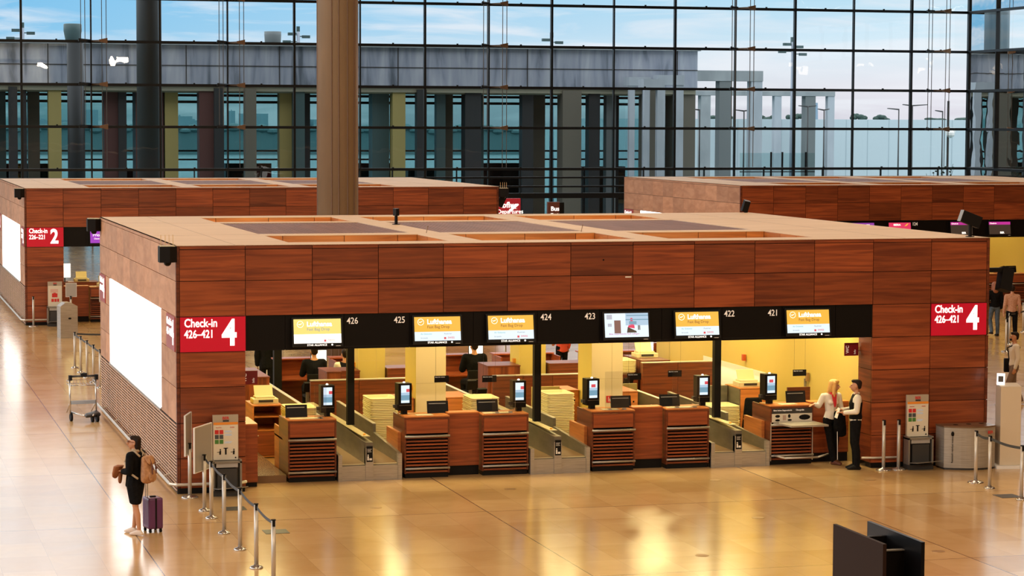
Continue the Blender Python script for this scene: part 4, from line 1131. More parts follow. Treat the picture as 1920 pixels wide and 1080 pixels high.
# black twin-panel pylon close to the camera
t = thing('info_pylon', 'black twin-slab pylon at the bottom right, nearest the camera', 'pylon', (3.52, -23.15, 0))
MB().box(-.20, -.58, .0, -.165, .58, 2.99).build('slab', mat('slab_brown', (.022, .010, .007), .6, spec=.12), t)
MB().box(.165, -.62, .0, .20, .60, 3.0).build('slab', mat('slab_black', (.004, .004, .005), .4, spec=.2), t)
MB().box(-.165, .15, 0, .165, .19, 2.93).box(-.165, -.25, 0, .165, -.21, 2.86).build('spacer', BLACK, t)
MB().box(-.02, -.26, 2.86, .165, -.20, 2.87).build('spacer_edge', GREY, t)

# luggage trolley
t = thing('luggage_trolley', 'chrome luggage trolley beside the slatted wall', 'trolley', (-.62, 11.5, 0), math.radians(8))
w = .30
m = MB()
for s in (-1, 1):
    m.tube([(s * w, -.10, .16), (s * w, -.06, .98), (s * w, -.12, 1.02)], .02)
    m.tube([(s * w * .95, -.08, .20), (s * .10, -.62, .17)], .02)
    m.tube([(s * w, -.10, .42), (s * w * .95, .3, .16)], .015)
m.tube([(-w, -.08, .42), (w, -.08, .42)], .02); m.tube([(-w, -.06, .80), (w, -.06, .80)], .012)
m.build('frame', CHROME, t, True)
m = MB()
for z in (.80, .88): m.tube([(-w, -.05, z), (-w, .22, z + .02), (w, .22, z + .02), (w, -.05, z)], .008, 6)
for k in range(9): x = -w + .6 * k / 8; m.tube([(x, -.05, .80), (x, .22, .82), (x, .22, .90)], .004, 5)
m.build('wire_basket', CHROME, t)
MB().cyl((-w - .03, -.12, 1.02), (w + .03, -.12, 1.02), .024).build('handle', DGREY, t, True)
for s in (-1, 1): MB().box(s * w - .035, -.18, .93, s * w + .035, -.08, 1.05, bev=.01).build('corner_grip', BLACKM, t)
MB().box(-.06, -.17, 1.0, .08, -.08, 1.09, bev=.01).build('brake_lever', BLACKM, t)
MB().box(-w + .02, -.11, .38, w - .02, -.09, .46).build('back_plate', mat('plate_blue', (.45, .52, .6), .3, .5), t)
MB().hull([((.0, -.45, .16), .05), ((.28, -.40, .16), .05), ((.30, -.1, .17), .05), ((-.05, -.62, .15), .03)]).build('bumper', DGREY, t, True)
for x, y, r in ((-.28, -.10, .09), (.30, -.12, .09), (.12, -.48, .09), (.24, -.46, .09)):
    MB().cyl((x - .025, y, r), (x + .025, y, r), r, n=16).build('wheel', BLACKM, t)
# sign totems in the gap between the background pavilions
t = thing('departures_sign', 'red Abflug Departures sign in the gap between the background pavilions', 'sign', (22.85, 60, 0))
MB().box(-.60, 0, 0, .58, .2, 3.39).build('panel', mat('abflug_red', (.25, .008, .015), .4, emi=(.35, .01, .02), es=.6), t)
text('lettering', 'Abflug', .36, (-.5, -.01, 2.98), FR, LITW, t, .02, ext=.003); text('lettering', 'Departures', .26, (-.5, -.01, 2.72), FR, LITW, t, .01, ext=.003)
text('lettering', '< Ankunft', .30, (-.55, -.01, 2.30), FR, LITW, t, .01, ext=.003)
MB().prism([(.02, -.01, 2.80), (.12, -.01, 2.80), (.5, -.01, 3.1), (.46, -.01, 3.16), (.3, -.01, 3.06), (.12, -.01, 3.14), (.2, -.01, 2.98), (.06, -.01, 2.9)], (0, -.005, 0)).build('aeroplane_symbol', LITW, t)
t = thing('wayfinding_sign', 'brown wayfinding sign right of the red Abflug sign', 'sign', (25.65, 62, 0))
MB().box(-.35, 0, 0, .20, .2, 3.15).build('panel', mat('way_brown', (.16, .05, .035), .4), t); MB().box(.20, .0, 0, .42, .2, 3.13).build('side', BLACKM, t)
text('lettering', 'Bus', .28, (-.22, -.01, 2.75), FR, LITW, t, .02, ext=.003); text('lettering', 'Taxi', .2, (-.22, -.01, 2.5), FR, LITW, t, .01, ext=.003)
t = thing('wayfinding_sign', 'small white-lettered sign at the left edge of the right background pavilion', 'sign', (24.8, 49.8, 0))
MB().box(-.1, 0, 0, .18, .15, 2.95).build('panel', mat('way_brown2', (.16, .05, .035), .4), t); text('lettering', 'i', .22, (-.02, -.01, 2.62), FR, LITW, t, .01, ext=.003)

# ================================================================= other pavilions' counters
def far_desk(ox, oy, x0, x1, lab):
    d = dup(DESKS[424], (ox + (x0 + x1) / 2, oy + .87, 0), 0, lab, 'counters of the background pavilions')
    return d
far_desk(25.3, 37.5, 8.24, 9.17, 'walnut desk in the background pavilion at right, left one')
far_desk(25.3, 37.5, 9.78, 10.71, 'walnut desk in the background pavilion at right, right one')
far_desk(25.3, 37.5, 11.0, 11.93, 'walnut desk in the background pavilion at the right picture edge')
far_desk(25.3, 37.5, 12.1, 13.03, 'walnut desk in the background pavilion just past the right picture edge')
far_desk(0, 37.5, 2.22, 3.15, 'walnut desk in the pavilion signed 2 at the edge of the front pavilion')
infill(1.30, 2.2, 'walnut infill counter beside the pier signed 2', ox=0, oy=37.5)
infill(10.73, 10.98, 'narrow walnut infill counter in the right background pavilion', ox=25.3, oy=37.5)
infill(9.19, 9.76, 'walnut infill counter in the right background pavilion', ox=25.3, oy=37.5)
printer((2.75, 38.7, 1.20), 0, 'cream label printer on the desk of the pavilion signed 2')
lit_monitor(1.75, 42.5, 1.1, .4, .5, 'bluish lit monitor inside the pavilion signed 2')
rear_counter(1.5, 2.9, 42.3, 43.2, 1.1, 'dark rear counter inside the pavilion signed 2')
printer((2.35, 42.7, 1.1), 0, 'olive lit label printer inside the pavilion signed 2')
rear_counter(33.0, 35.3, 44.5, 45.2, 1.5, 'dark walnut partition inside the right background pavilion')
tag(MB().box(33.0, 49.5, 0, 41.0, 49.6, 3.26).build('background_wall', mat('far_cream_wall', (.62, .52, .30), .5)), 'yellow inner wall of the right background pavilion', 'wall')
hang_sign(34.15, 41.0, 1.86, 'black plate hanging before the yellow background wall, left one')
hang_sign(35.85, 41.0, 1.86, 'black plate hanging before the yellow background wall, right one')
monitor(36.7, 38.7, 1.2, 'black monitor on the right background counter')

# ================================================================= outside
CONC = noisy('concrete', (.26, .29, .30), (.36, .39, .40), (1, 1, .4), .8, .8)
CONCL = noisy('pale_concrete', (.38, .42, .46), (.46, .50, .54), (1, 1, .4), .8, .8)
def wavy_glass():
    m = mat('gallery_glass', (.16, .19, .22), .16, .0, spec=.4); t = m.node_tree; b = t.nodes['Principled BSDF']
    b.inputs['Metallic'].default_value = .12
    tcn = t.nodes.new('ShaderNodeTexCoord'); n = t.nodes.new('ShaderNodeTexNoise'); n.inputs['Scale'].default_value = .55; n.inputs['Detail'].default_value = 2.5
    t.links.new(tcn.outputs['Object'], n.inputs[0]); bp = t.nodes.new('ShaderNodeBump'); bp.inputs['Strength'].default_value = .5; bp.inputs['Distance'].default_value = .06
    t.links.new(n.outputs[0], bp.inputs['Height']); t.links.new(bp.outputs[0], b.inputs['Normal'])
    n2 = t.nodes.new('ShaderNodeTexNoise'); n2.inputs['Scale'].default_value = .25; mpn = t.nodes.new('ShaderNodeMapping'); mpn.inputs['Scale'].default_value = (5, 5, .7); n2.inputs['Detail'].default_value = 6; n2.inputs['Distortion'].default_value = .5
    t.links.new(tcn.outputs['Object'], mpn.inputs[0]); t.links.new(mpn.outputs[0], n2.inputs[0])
    r = ramp(t, [(.32, (.13, .15, .18)), (.46, (.32, .35, .42)), (.70, (.50, .52, .57))]); t.links.new(n2.outputs[0], r.inputs[0]); t.links.new(r.outputs[0], b.inputs['Base Color'])  # dark and pale streaks in the base colour stand in for reflections
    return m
gal = thing('outer_gallery', 'long raised grey gallery building on columns beyond the glass wall', 'building', (0, 118, -.3))
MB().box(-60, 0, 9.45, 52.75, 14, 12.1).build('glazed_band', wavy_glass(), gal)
m = MB()
for x in (-50, -38, -25, -14, -3, 7.4, 16.5, 22.8, 31, 40.2, 46.5, 51.2): m.box(x, -.04, 9.45, x + .06, .0, 12.1)
m.box(-60, -.04, 10.72, 52.75, 0, 10.77)
m.build('band_frame', DGREY, gal)
MB().box(-60, -.3, 12.1, 52.9, 14.2, 12.3).build('roof_edge', CONC, gal)
MB().box(-60, .2, 9.05, 52.7, 14, 9.45).box(-60, .6, 8.95, 52.7, .9, 9.05).box(-60, 1.6, 8.95, 52.7, 1.9, 9.05).build('soffit', mat('soffit_beige', (.30, .28, .20), .7), gal)
m = MB()
for z in (8.80, 8.35): m.box(-60, 4, z - .09, 52, 4.15, z + .09)
for z in (5.0, 4.4): m.box(-60, 4, z - .06, 52, 4.15, z + .06)
m.build('cross_rail', MULL, gal)
MB().box(-60, 5.2, .0, 52.6, 5.25, 9.05).build('tinted_glazing', glassy('tinted_glass', (.52, .70, .72)), gal)
KB = mat('gallery_black', (.016, .018, .018), .6); KO = mat('gallery_olive_lit', (.34, .27, .09), .6); KR = mat('gallery_redbrown', (.085, .03, .024), .6)  # olive and brown columns carry warm interior light in their base colour
KT = mat('gallery_teal', (.045, .085, .085), .5); KG = mat('gallery_brown_lit', (.13, .115, .085), .6); KC = mat('gallery_grey', (.16, .18, .18), .7)
for a, b, k in [(-12, -11, KG), (-8.5, -7.6, KB), (-5, -4, KO), (-1.5, 0, KG), (1.8, 2.6, KB), (4.29, 4.87, KT), (4.87, 5.43, KB), (5.7, 6.05, KB), (6.29, 7.05, KG), (7.46, 8.3, KO), (8.9, 9.85, KB), (11.16, 12.4, KR), (12.1, 12.64, KB), (13.27, 15.11, KR), (15.22, 16.11, KO), (17.43, 18.5, KR), (18.4, 19.05, KB), (20.49, 21.25, KG), (23.0, 23.84, KO), (23.84, 24.61, KT), (24.87, 25.38, KB), (29.45, 30.64, KT), (30.72, 31.62, KO), (32.37, 33.05, KB), (33.99, 34.63, KT), (34.63, 35.51, KG), (35.89, 37.03, KB), (37.2, 37.9, KT), (40.1, 40.91, KB), (40.95, 42.23, KG), (42.81, 44.17, KG), (44.84, 45.66, KB), (46.33, 47.04, KC), (47.11, 47.71, KB), (48.73, 49.77, KG), (50.08, 50.96, KC), (51.08, 52.76, KG)]:
    y = random.choice((.0, .4, .8, 2.4)) if k in (KG, KB) else random.choice((.3, 1.0, 3.0))
    MB().box(a, y, 0, b, y + (b - a), 9.25).build('column', k, gal)
m = MB()
for x in (5, 12, 20, 29, 33, 38, 46): m.box(x, 5.4, 0, x + 3.2, 6.4, 3.6 + (x % 3) * .25)
m.build('ground_floor_box', KB, gal)
c = thing('outer_column', 'dark tall column rising past the gallery roof at left', 'column', (11.85, 100, -.3)); MB().lathe([(.74, 0), (.74, 26)], n=24).build('shaft', mat('outer_dark', (.04, .04, .036), .5), c, True)
c = thing('outer_column', 'dark slender column standing before the gallery at far left', 'column', (8.65, 112, -.3)); MB().lathe([(.52, 0), (.52, 12.0)], n=24).build('shaft', KB, c, True)
c = thing('outer_column', 'bluish grey round column outside the right corner of the glass wall', 'column', (64.3, 95, -.3)); MB().lathe([(.85, 0), (.85, 26)], n=28).build('shaft', noisy('outer_grey', (.10, .13, .14), (.15, .19, .20), (3, 3, .1), 1, .35, .3), c, True)
t = thing('roof_tank', 'blue grey round tank on the gallery roof at far left', 'tank', (9.7, 125, 11.98)); MB().lathe([(.45, 0), (.62, .9), (.62, 1.35), (.55, 1.4)], n=20).build('tank_body', KT, t, True)
t = thing('roof_tank', 'low round tank on the gallery roof left of the tall column', 'tank', (23.6, 125, 11.98)); MB().lathe([(.55, 0), (.6, .8), (.6, 1.05)], n=20).build('tank_body', KC, t, True)
def portal(x0, x1, y, z, th, legs, lab, mt):
    t = thing('concrete_portal', lab, 'portal', (x0, y, -.3))
    MB().box(0, 0, z - th + .3, x1 - x0, 1.2, z + .3).build('lintel', mt, t)
    for a, b, k in legs: MB().box(a - x0, 0.05, 0, b - x0, min(1.1, (b - a)), z - th + .3).build('leg', k, t)
portal(55.0, 61.65, 128, 10.67, .78, [(58.17, 59.12, KC), (60.71, 61.62, CONCL)], 'taller grey concrete portal right of the gallery', CONC)
portal(58.6, 74.8, 145, 9.37, .38, [(62.88, 63.72, CONC), (69.39, 70.01, CONCL), (72.16, 73.07, KC), (74.18, 74.78, CONCL)], 'long low grey concrete portal farther right', CONC)
portal(47.0, 48.6, 116, 9.9, .6, [(47.05, 47.45, CONCL), (48.1, 48.55, CONCL)], 'pale narrow portal before the gallery, left one', CONCL)
portal(45.0 + 1.9, 48.4, 112.5, 9.7, .6, [(46.95, 47.3, CONCL), (47.9, 48.35, CONCL)], 'pale narrow portal before the gallery, middle one', CONCL)
portal(49.0, 50.9, 115.5, 10.05, .7, [(49.05, 49.5, CONCL), (50.3, 50.85, CONCL)], 'pale narrow portal before the gallery, right one', CONCL)
t = thing('site_hoarding', 'long pale blue grey noise wall beyond the glass wall at right', 'noise wall', (54, 150, -.3))
MB().box(0, 0, 0, 130, .4, 7.35).build('wall_board', mat('hoarding_pale', (.55, .645, .68), .6), t)
m = MB()
for k in range(65): m.box(k * 2, -.03, 0, k * 2 + .04, .0, 7.35)
m.build('board_joint', mat('hoarding_joint', (.45, .54, .58), .6), t)
def lamp(x, z, arms, lab, y=130, grp='street lamps outside'):
    t = thing('street_lamp', lab, 'street lamp', (x, y, -.3), 0, grp)
    MB().cyl((0, 0, 0), (0, 0, z + .3), .07, .05, 8).build('pole', DGREY, t, True)
    for a in arms: MB().prism([(0, 0, z + .3), (a, 0, z + .36), (a, 0, z + .30), (0, 0, z + .20)], (0, .25, 0)).build('lamp_head', DGREY, t)
for i, (x, z, a) in enumerate([(57.3, 7.76, (-.7,)), (60.9, 7.7, (-.7, .7)), (66.15, 8.05, (-.7, .7)), (67.5, 7.8, (-.45, .45)), (74.92, 8.18, (-.75, 1.3)), (75.6, 7.9, (-.9,)), (77.5, 7.73, (-.55,)), (80.3, 8.1, (-.1, .1)), (84.06, 8.1, (-.65, .65))]):
    lamp(x, z, a, y=130 + (i == 5) * 4, lab=['street lamp inside the taller concrete portal', 'street lamp right behind the taller portal', 'double street lamp inside the long portal', 'double street lamp at the right end of the long portal', 'tall double street lamp before the pale wall', 'street lamp just right of the tall double lamp', 'single arm street lamp before the pale wall', 'short armed street lamp near the outer grey column', 'double street lamp right of the outer grey column'][i])
def mast(x, z, lab, y=140):
    t = thing('floodlight_mast', lab, 'mast', (x, y, -.3), 0, 'floodlight masts')
    MB().cyl((0, 0, 0), (0, 0, z + .3), .22, .12, 8).build('pole', mat('mast_grey', (.28, .32, .38), .6), t, True)
    m = MB()
    for dx, dz in ((-.9, -.5), (.9, -.7), (-.5, .1), (.6, -.1)): m.box(min(0, dx), 0, z + dz, max(0, dx), .1, z + dz + .07); m.box(dx - .3, -.1, z + dz - .1, dx + .3, .2, z + dz + .12)
    m.box(-.12, 0, z, .12, .2, z + .7); m.build('lamp_cluster', KT, t)
for i, (x, z) in enumerate(((7.4, 13.6), (28.2, 13.6), (48.5, 13.4), (68.9, 13.3))):
    mast(x, z, 'floodlight mast ' + ['at the far left above the gallery', 'just left of the tall column above the gallery', 'in the middle above the gallery', 'standing free right of the gallery'][i])
TREE = noisy('tree_green', (.02, .045, .04), (.05, .09, .07), (1, 1, 1), 3, .9)
def tree(x, y, w, h, z0, lab):
    t = thing('tree', lab, 'tree', (x, y, -.3), 0, 'distant trees on the horizon')
    MB().cyl((0, 0, 0), (0, 0, z0 + .6), .25, .15, 6).build('trunk', BLACKM, t)
    m = MB()
    for k in range(9): m.ball((random.uniform(-w / 2, w / 2) * .8, random.uniform(-1, 1), z0 + .3 + random.uniform(.1, .7) * h), (w * random.uniform(.15, .28), 1, h * random.uniform(.25, .4)), 8)
    m.build('crown', TREE, t)
for i, (x, w, h, z) in enumerate([(188.7, 3.2, 1.6, 6.9), (193.6, 3.0, 1.6, 6.9), (169.5, 3.6, 1.3, 6.9), (175, 3.2, 1.6, 6.9), (204.9, 5, .8, 6.9), (212.3, 6, .9, 6.9), (160, 6, 1.2, 6.9), (222.5, 4, 2.2, 7.0)]):
    tree(x, 400, w, h, z, ['bushy distant tree behind the pale wall, left of centre', 'round distant tree behind the pale wall', 'distant tree seen inside the long portal at left', 'distant tree seen inside the long portal at right', 'low distant trees right of the street lamps', 'low distant trees beside the outer grey column', 'distant tree seen inside the taller portal', 'dark distant tree at the right picture edge'][i])
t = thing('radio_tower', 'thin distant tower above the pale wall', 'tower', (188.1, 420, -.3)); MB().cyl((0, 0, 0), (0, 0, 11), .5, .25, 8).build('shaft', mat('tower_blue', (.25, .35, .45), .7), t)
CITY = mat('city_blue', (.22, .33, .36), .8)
for i, (x, w, h) in enumerate([(26, 5, 7.7), (34, 6, 7.0), (49.2, 4.7, 8.9), (57.6, 2.6, 9.9), (69, 3.4, 7.5), (81.4, .8, 8.8), (88, 6, 8.2), (99, 5, 7.6), (40, 8, 6.6), (62, 6, 6.8), (76, 8, 6.6), (108, 9, 6.9)]):
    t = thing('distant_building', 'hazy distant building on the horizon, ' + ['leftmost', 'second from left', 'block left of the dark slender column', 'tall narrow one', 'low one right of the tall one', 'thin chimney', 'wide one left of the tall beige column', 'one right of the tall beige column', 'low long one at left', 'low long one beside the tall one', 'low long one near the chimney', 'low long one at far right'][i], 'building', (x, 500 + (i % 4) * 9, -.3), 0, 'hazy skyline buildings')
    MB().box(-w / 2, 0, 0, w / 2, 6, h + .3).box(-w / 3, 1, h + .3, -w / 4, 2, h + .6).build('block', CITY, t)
m = MB()
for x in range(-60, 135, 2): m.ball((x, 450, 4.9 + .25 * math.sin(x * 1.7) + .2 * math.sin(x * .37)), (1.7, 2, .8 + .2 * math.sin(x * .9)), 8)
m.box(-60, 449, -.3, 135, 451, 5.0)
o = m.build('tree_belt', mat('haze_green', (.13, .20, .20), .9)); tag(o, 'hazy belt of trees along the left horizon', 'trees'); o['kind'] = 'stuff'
t = thing('glass_fence', 'low glass fence on dark posts outside at right', 'fence', (50, 97, -.3))
MB().box(-2, 0, 0, 3, .02, 5.2).build('glass_sheet', glassy('fence_glass', (.85, .93, .93)), t)
for x in (.07, .82, 1.57, 2.39): MB().box(x - .05, -.03, 0, x + .05, .05, 5.26).build('post', MULL, t)
MB().box(-2, -.03, 4.0, 3, .04, 4.06).build('rail', MULL, t)
t = thing('cctv_pole', 'white surveillance camera on a dark pole before the pale wall', 'camera', (72.2, 118, -.3)); MB().cyl((0, 0, 0), (0, 0, 8.7), .09, n=8).build('pole', DGREY, t); MB().ball((.1, -.2, 6.3), (.35, .3, .3), 8).box(-.2, -.3, 6.4, .45, .1, 6.75).build('housing', WHITE, t)
# interior plants near the right corner
for i, (x, y) in enumerate(((57.2, 88.2), (62.3, 93.0))):
    t = thing('bare_shrub', ['thin leafless shrub by the right glass wall', 'thin leafy shrub right of the outer grey column'][i], 'shrub', (x, y, 0 if i == 0 else -.3))
    m = MB(); random.seed(i + 3)
    for k in range(16):
        a = random.uniform(0, 6.28); r = random.uniform(.2, 1.0); p = Vector((0, 0, random.uniform(.2, 1.5)));
        e = Vector((math.cos(a) * r, math.sin(a) * r, random.uniform(2.5, 4.6))); m.cyl(p, e, .025, .012, 5)
        for q_ in range(5): f = p.lerp(e, random.uniform(.4, 1)); m.ball(f + Vector((random.uniform(-.15, .15), 0, random.uniform(-.1, .1))), (.07, .05, .05), 5)
    m.cyl((0, 0, 0), (0, 0, 1.6), .05).build('stems', TREE, t)

# ================================================================= people
def remesh(m, name, mt, vox, parent, sm=6):
    me = m.mesh(name + '_raw', mt)
    o = bpy.data.objects.new(name, me); COL.objects.link(o)
    r = o.modifiers.new('r', 'REMESH'); r.mode = 'VOXEL'; r.voxel_size = vox
    s = o.modifiers.new('s', 'SMOOTH'); s.factor = .5; s.iterations = sm
    me2 = bpy.data.meshes.new_from_object(o.evaluated_get(bpy.context.evaluated_depsgraph_get()))
    me2.materials.clear(); me2.materials.append(mt)
    for p in me2.polygons: p.use_smooth = True
    bpy.data.objects.remove(o)
    o = bpy.data.objects.new(name, me2); COL.objects.link(o)
    if parent: o.parent = parent
    return o
V = Vector
def person(lab, loc, rz, H=1.72, J=None, skin=SKIN, clothes=(), hair=None, hairmat=HAIRB, vox=.010, fem=False, head_rot=(0, 0, 0), feet='shoe', shoemat=BLACKM):
    """local frame: the figure faces -y, z up, its own right hand at -x; J overrides joints"""
    t = thing('person', lab, 'person', loc, rz); t.scale = (H / 1.72,) * 3
    j = dict(pel=(0, 0, .93), waist=(0, 0, 1.08), chest=(0, .0, 1.27), nb=(0, .01, 1.43), head=(0, -.01, 1.60),
             shL=(.175, .01, 1.39), elL=(.22, .03, 1.12), wrL=(.23, -.05, .88), shR=(-.175, .01, 1.39), elR=(-.22, .03, 1.12), wrR=(-.23, -.05, .88),
             hpL=(.09, 0, .90), knL=(.10, -.015, .50), anL=(.10, .02, .085), hpR=(-.09, 0, .90), knR=(-.10, -.015, .50), anR=(-.10, .02, .085),
             fdL=None, fdR=None, hdL=None, hdR=None)
    j.update(J or {})
    for k in j:
        if j[k] is not None: j[k] = V(j[k])
    HR = Euler(head_rot).to_matrix()
    h = j['head']
    def hp(x, y, z): return h + HR @ V((x, y, z))
    b = MB()
    sw = .85 if fem else 1
    # torso
    b.hull([(j['pel'], (.145, .10, .09)), (j['waist'], (.115 * sw, .088, .07))]); b.hull([(j['waist'], (.115 * sw, .088, .07)), (j['chest'], (.145 * sw, .105, .10))])
    b.hull([(j['chest'], (.145 * sw, .105, .10)), (j['shL'] + V((-.03, 0, 0)), .06), (j['shR'] + V((.03, 0, 0)), .06)])
    b.hull([(j['nb'], .058), (h + V((0, .015, -.09)), .050)])
    b.hull([(j['shL'], .05), (j['shR'], .05), (j['nb'], .06)])
    # head with face
    b.hull([(hp(0, .022, .035), (.074, .092, .082)), (hp(0, -.012, -.03), (.062, .076, .08))]); b.hull([(hp(0, -.03, -.075), (.038, .045, .035)), (hp(0, -.01, -.03), (.058, .065, .06))])
    b.hull([(hp(0, -.086, .012), .010), (hp(0, -.110, -.022), .013), (hp(-.012, -.094, -.03), .009), (hp(.012, -.094, -.03), .009)])
    b.ball(hp(0, -.080, -.058), (.022, .010, .010), 8)
    for s in (-1, 1): b.ball(hp(s * .076, .012, -.01), (.010, .020, .032), 8); b.ball(hp(s * .032, -.082, .03), (.022, .010, .006), 8)
    for S, s in (('L', 1), ('R', -1)):
        sh, el, wr = j['sh' + S], j['el' + S], j['wr' + S]
        b.hull([(sh, .055), (el, .040)]); b.hull([(el, .040), (wr, .026)])
        # hand
        d = (j['hd' + S] if j['hd' + S] is not None else (wr - el)).normalized()
        side = d.cross(V((0, 0, 1))); side = V((1, 0, 0)) if side.length < .3 else side.normalized()
        nrm = side.cross(d).normalized()
        if abs(d.z) > .8: side = V((0, 1, 0)); nrm = d.cross(side).normalized(); side = nrm.cross(d).normalized()
        pal = wr + d * .075
        b.hull([(wr, .024), (pal + side * .026, .013), (pal - side * .026, .013)])
        for q_, (off, ln) in enumerate(((.030, .058), (.010, .068), (-.010, .064), (-.028, .050))):
            r0 = pal + side * off; k1 = r0 + d * ln * .55 - nrm * .006; k2 = k1 + d * ln * .40 - nrm * .022
            b.hull([(r0, .0095), (k1, .0085)]); b.hull([(k1, .0085), (k2, .0075)])
        th0 = wr + d * .025 + side * .022; th1 = th0 + d * .035 + side * .028 - nrm * .008; th2 = th1 + d * .028 + side * .004 - nrm * .008
        b.hull([(th0, .013), (th1, .0105)]); b.hull([(th1, .0105), (th2, .009)])
        hpj, kn, an = j['hp' + S], j['kn' + S], j['an' + S]
        b.hull([(hpj, (.082, .088, .085)), (kn, .052)]); b.hull([(kn, .052), (kn.lerp(an, .35) + V((0, .018, 0)), .050)]); b.hull([(kn.lerp(an, .35) + V((0, .018, 0)), .050), (an, .034)])
        fd = j['fd' + S] if j['fd' + S] is not None else V((0, -1, 0))
        fd = V((fd.x, fd.y, 0)).normalized()
        zf = an.z - .045
        b.hull([(an + V((0, 0, -.01)), .034), (an - fd * .03 + V((0, 0, -.05)), (.03, .03, .025)), (an + fd * .13 + V((0, 0, -.058)), (.036, .036, .018))])
        j['_fd' + S] = fd
    body = remesh(b, 'body', skin, vox * .75, t, 3)
    # eyes and mouth
    e = MB()
    for s in (-1, 1): e.ball(hp(s * .031, -.083, .014), (.012, .007, .007), 8)
    e.build('eyes', EYE, t, True)
    MB().ball(hp(0, -.087, -.058), (.018, .004, .0065), 8).build('lips', LIP, t, True)
    # clothing
    for kind, mt in clothes:
        c = MB(); nm = kind
        if kind in ('jacket', 'shirt', 'blouse', 'waistcoat', 'coat'):
            o = {'jacket': .026, 'shirt': .014, 'blouse': .016, 'waistcoat': .024, 'coat': .034}[kind]
            low = j['pel'] + V((0, 0, .02 if kind != 'coat' else -.10))
            if kind == 'waistcoat': low = j['pel'] + V((0, 0, .06))
            c.hull([(low, (.152 + o * .8, .105 + o, .06)), (j['waist'], (.118 * sw + o, .09 + o, .07))]); c.hull([(j['waist'], (.118 * sw + o, .09 + o, .07)), (j['chest'], (.148 * sw + o, .108 + o, .10))])
            sl = 0 if kind != 'waistcoat' else .05
            c.hull([(j['chest'], (.148 * sw + o, .108 + o, .10)), (j['shL'] + V((-.03 - sl, 0, 0)), .062 + o * .6), (j['shR'] + V((.03 + sl, 0, 0)), .062 + o * .6)])
            if kind != 'waistcoat':
                c.hull([(j['shL'], .052 + o * .6), (j['shR'], .052 + o * .6), (j['nb'] + V((0, 0, -.02)), .064)])
                for S in 'LR':
                    c.hull([(j['sh' + S], .055 + o), (j['el' + S], .042 + o)]); c.hull([(j['el' + S], .042 + o), (j['el' + S].lerp(j['wr' + S], .93), .028 + o)])
            if fem and kind != 'coat':
                for s in (-1, 1): c.ball(j['chest'] + V((s * .06, -.085, .0)), (.058 + o * .5, .05 + o * .5, .055), 10)
        elif kind == 'trousers':
            c.hull([(j['pel'] + V((0, 0, .05)), (.150, .108, .05)), (j['hpL'], (.088, .098, .08)), (j['hpR'], (.088, .098, .08))])
            for S in 'LR':
                cf = j['kn' + S].lerp(j['an' + S], .35) + V((0, .018, 0)); c.hull([(j['hp' + S], (.090, .098, .09)), (j['kn' + S], .074)]); c.hull([(j['kn' + S], .074), (cf, .068)]); c.hull([(cf, .068), (j['an' + S] + V((0, 0, .0)), .058)])
        elif kind == 'skirt':
            c.hull([(j['pel'] + V((0, 0, .08)), (.155, .118, .05)), (j['pel'] + V((0, 0, -.04)), (.196, .150, .09))])
            kz = V((0, 0, .07)); c.hull([(j['pel'] + V((0, 0, -.04)), (.196, .150, .09)), (j['knL'] + kz, (.085, .11, .04)), (j['knR'] + kz, (.085, .11, .04))])
        remesh(c, nm, mt, vox, t, 4)
    # shoes
    for S in 'LR':
        an, fd = j['an' + S], j['_fd' + S]
        c = MB().hull([(an + V((0, 0, -.015)), .046), (an - fd * .045 + V((0, 0, -.055)), (.040, .040, .028)), (an + fd * .15 + V((0, 0, -.060)), (.044, .044, .023))])
        c.build(feet, shoemat, t, True)
    # hair
    if hair:
        c = MB()
        if hair == 'short':
            c.hull([(hp(0, .045, .055), (.080, .082, .074)), (hp(0, -.035, .095), (.056, .048, .030)), (hp(0, .068, -.01), (.068, .046, .055))])
        elif hair == 'bob':
            c.hull([(hp(0, .045, .055), (.086, .085, .078)), (hp(0, -.02, .092), (.058, .055, .036)), (hp(0, .085, -.05), (.072, .050, .06)), (hp(0, .10, -.10), (.05, .035, .04))])
            for s in (-1, 1): c.hull([(hp(s * .070, .045, .04), (.022, .04, .05)), (hp(s * .064, .06, -.07), (.022, .035, .04))])
        elif hair == 'long':
            c.hull([(hp(0, .035, .055), (.090, .095, .085)), (hp(0, -.035, .088), (.066, .055, .044)), (hp(0, .085, -.16), (.095, .045, .08))])
            for s in (-1, 1): c.hull([(hp(s * .074, -.015, .05), (.026, .05, .05)), (hp(s * .088, .0, -.17), (.034, .042, .09))])
        remesh(c, 'hair', hairmat, vox * .8, t, 3)
    return t, j
# 1 the traveller: seen from behind-left, looking up to the left
TR = math.radians(-128)
tr, jt = person('woman in a black jacket and skirt with tan backpack, looking up at the sign', (-1.24, -4.12, 0), TR, 1.64,
   J=dict(head=(.0, -.035, 1.60), elR=(-.20, .0, 1.12), wrR=(-.08, -.19, 1.12), elL=(.20, .0, 1.12), wrL=(.09, -.19, 1.10), hdR=(.5, -1, .1), hdL=(-.5, -1, .1),
          knL=(.085, .05, .50), anL=(.10, .13, .085), knR=(-.085, -.05, .50), anR=(-.10, -.10, .085)),
   clothes=(('jacket', CLOTHK), ('skirt', CLOTHK)), hair='bob', hairmat=HAIRB, vox=.009, fem=True, head_rot=(math.radians(-8), 0, math.radians(34)), feet='sneaker', shoemat=SNEAK)
hd = jt['head']
g = MB(); 
for s in (-1, 1): g.lathe([(.022, 0), (.022, .003)], (0, 0, 0), 10)
m = MB()
for s in (-1, 1): m.box(hd.x + s * .034 - .024, hd.y - .106, hd.z + .0, hd.x + s * .034 + .024, hd.y - .100, hd.z + .034)
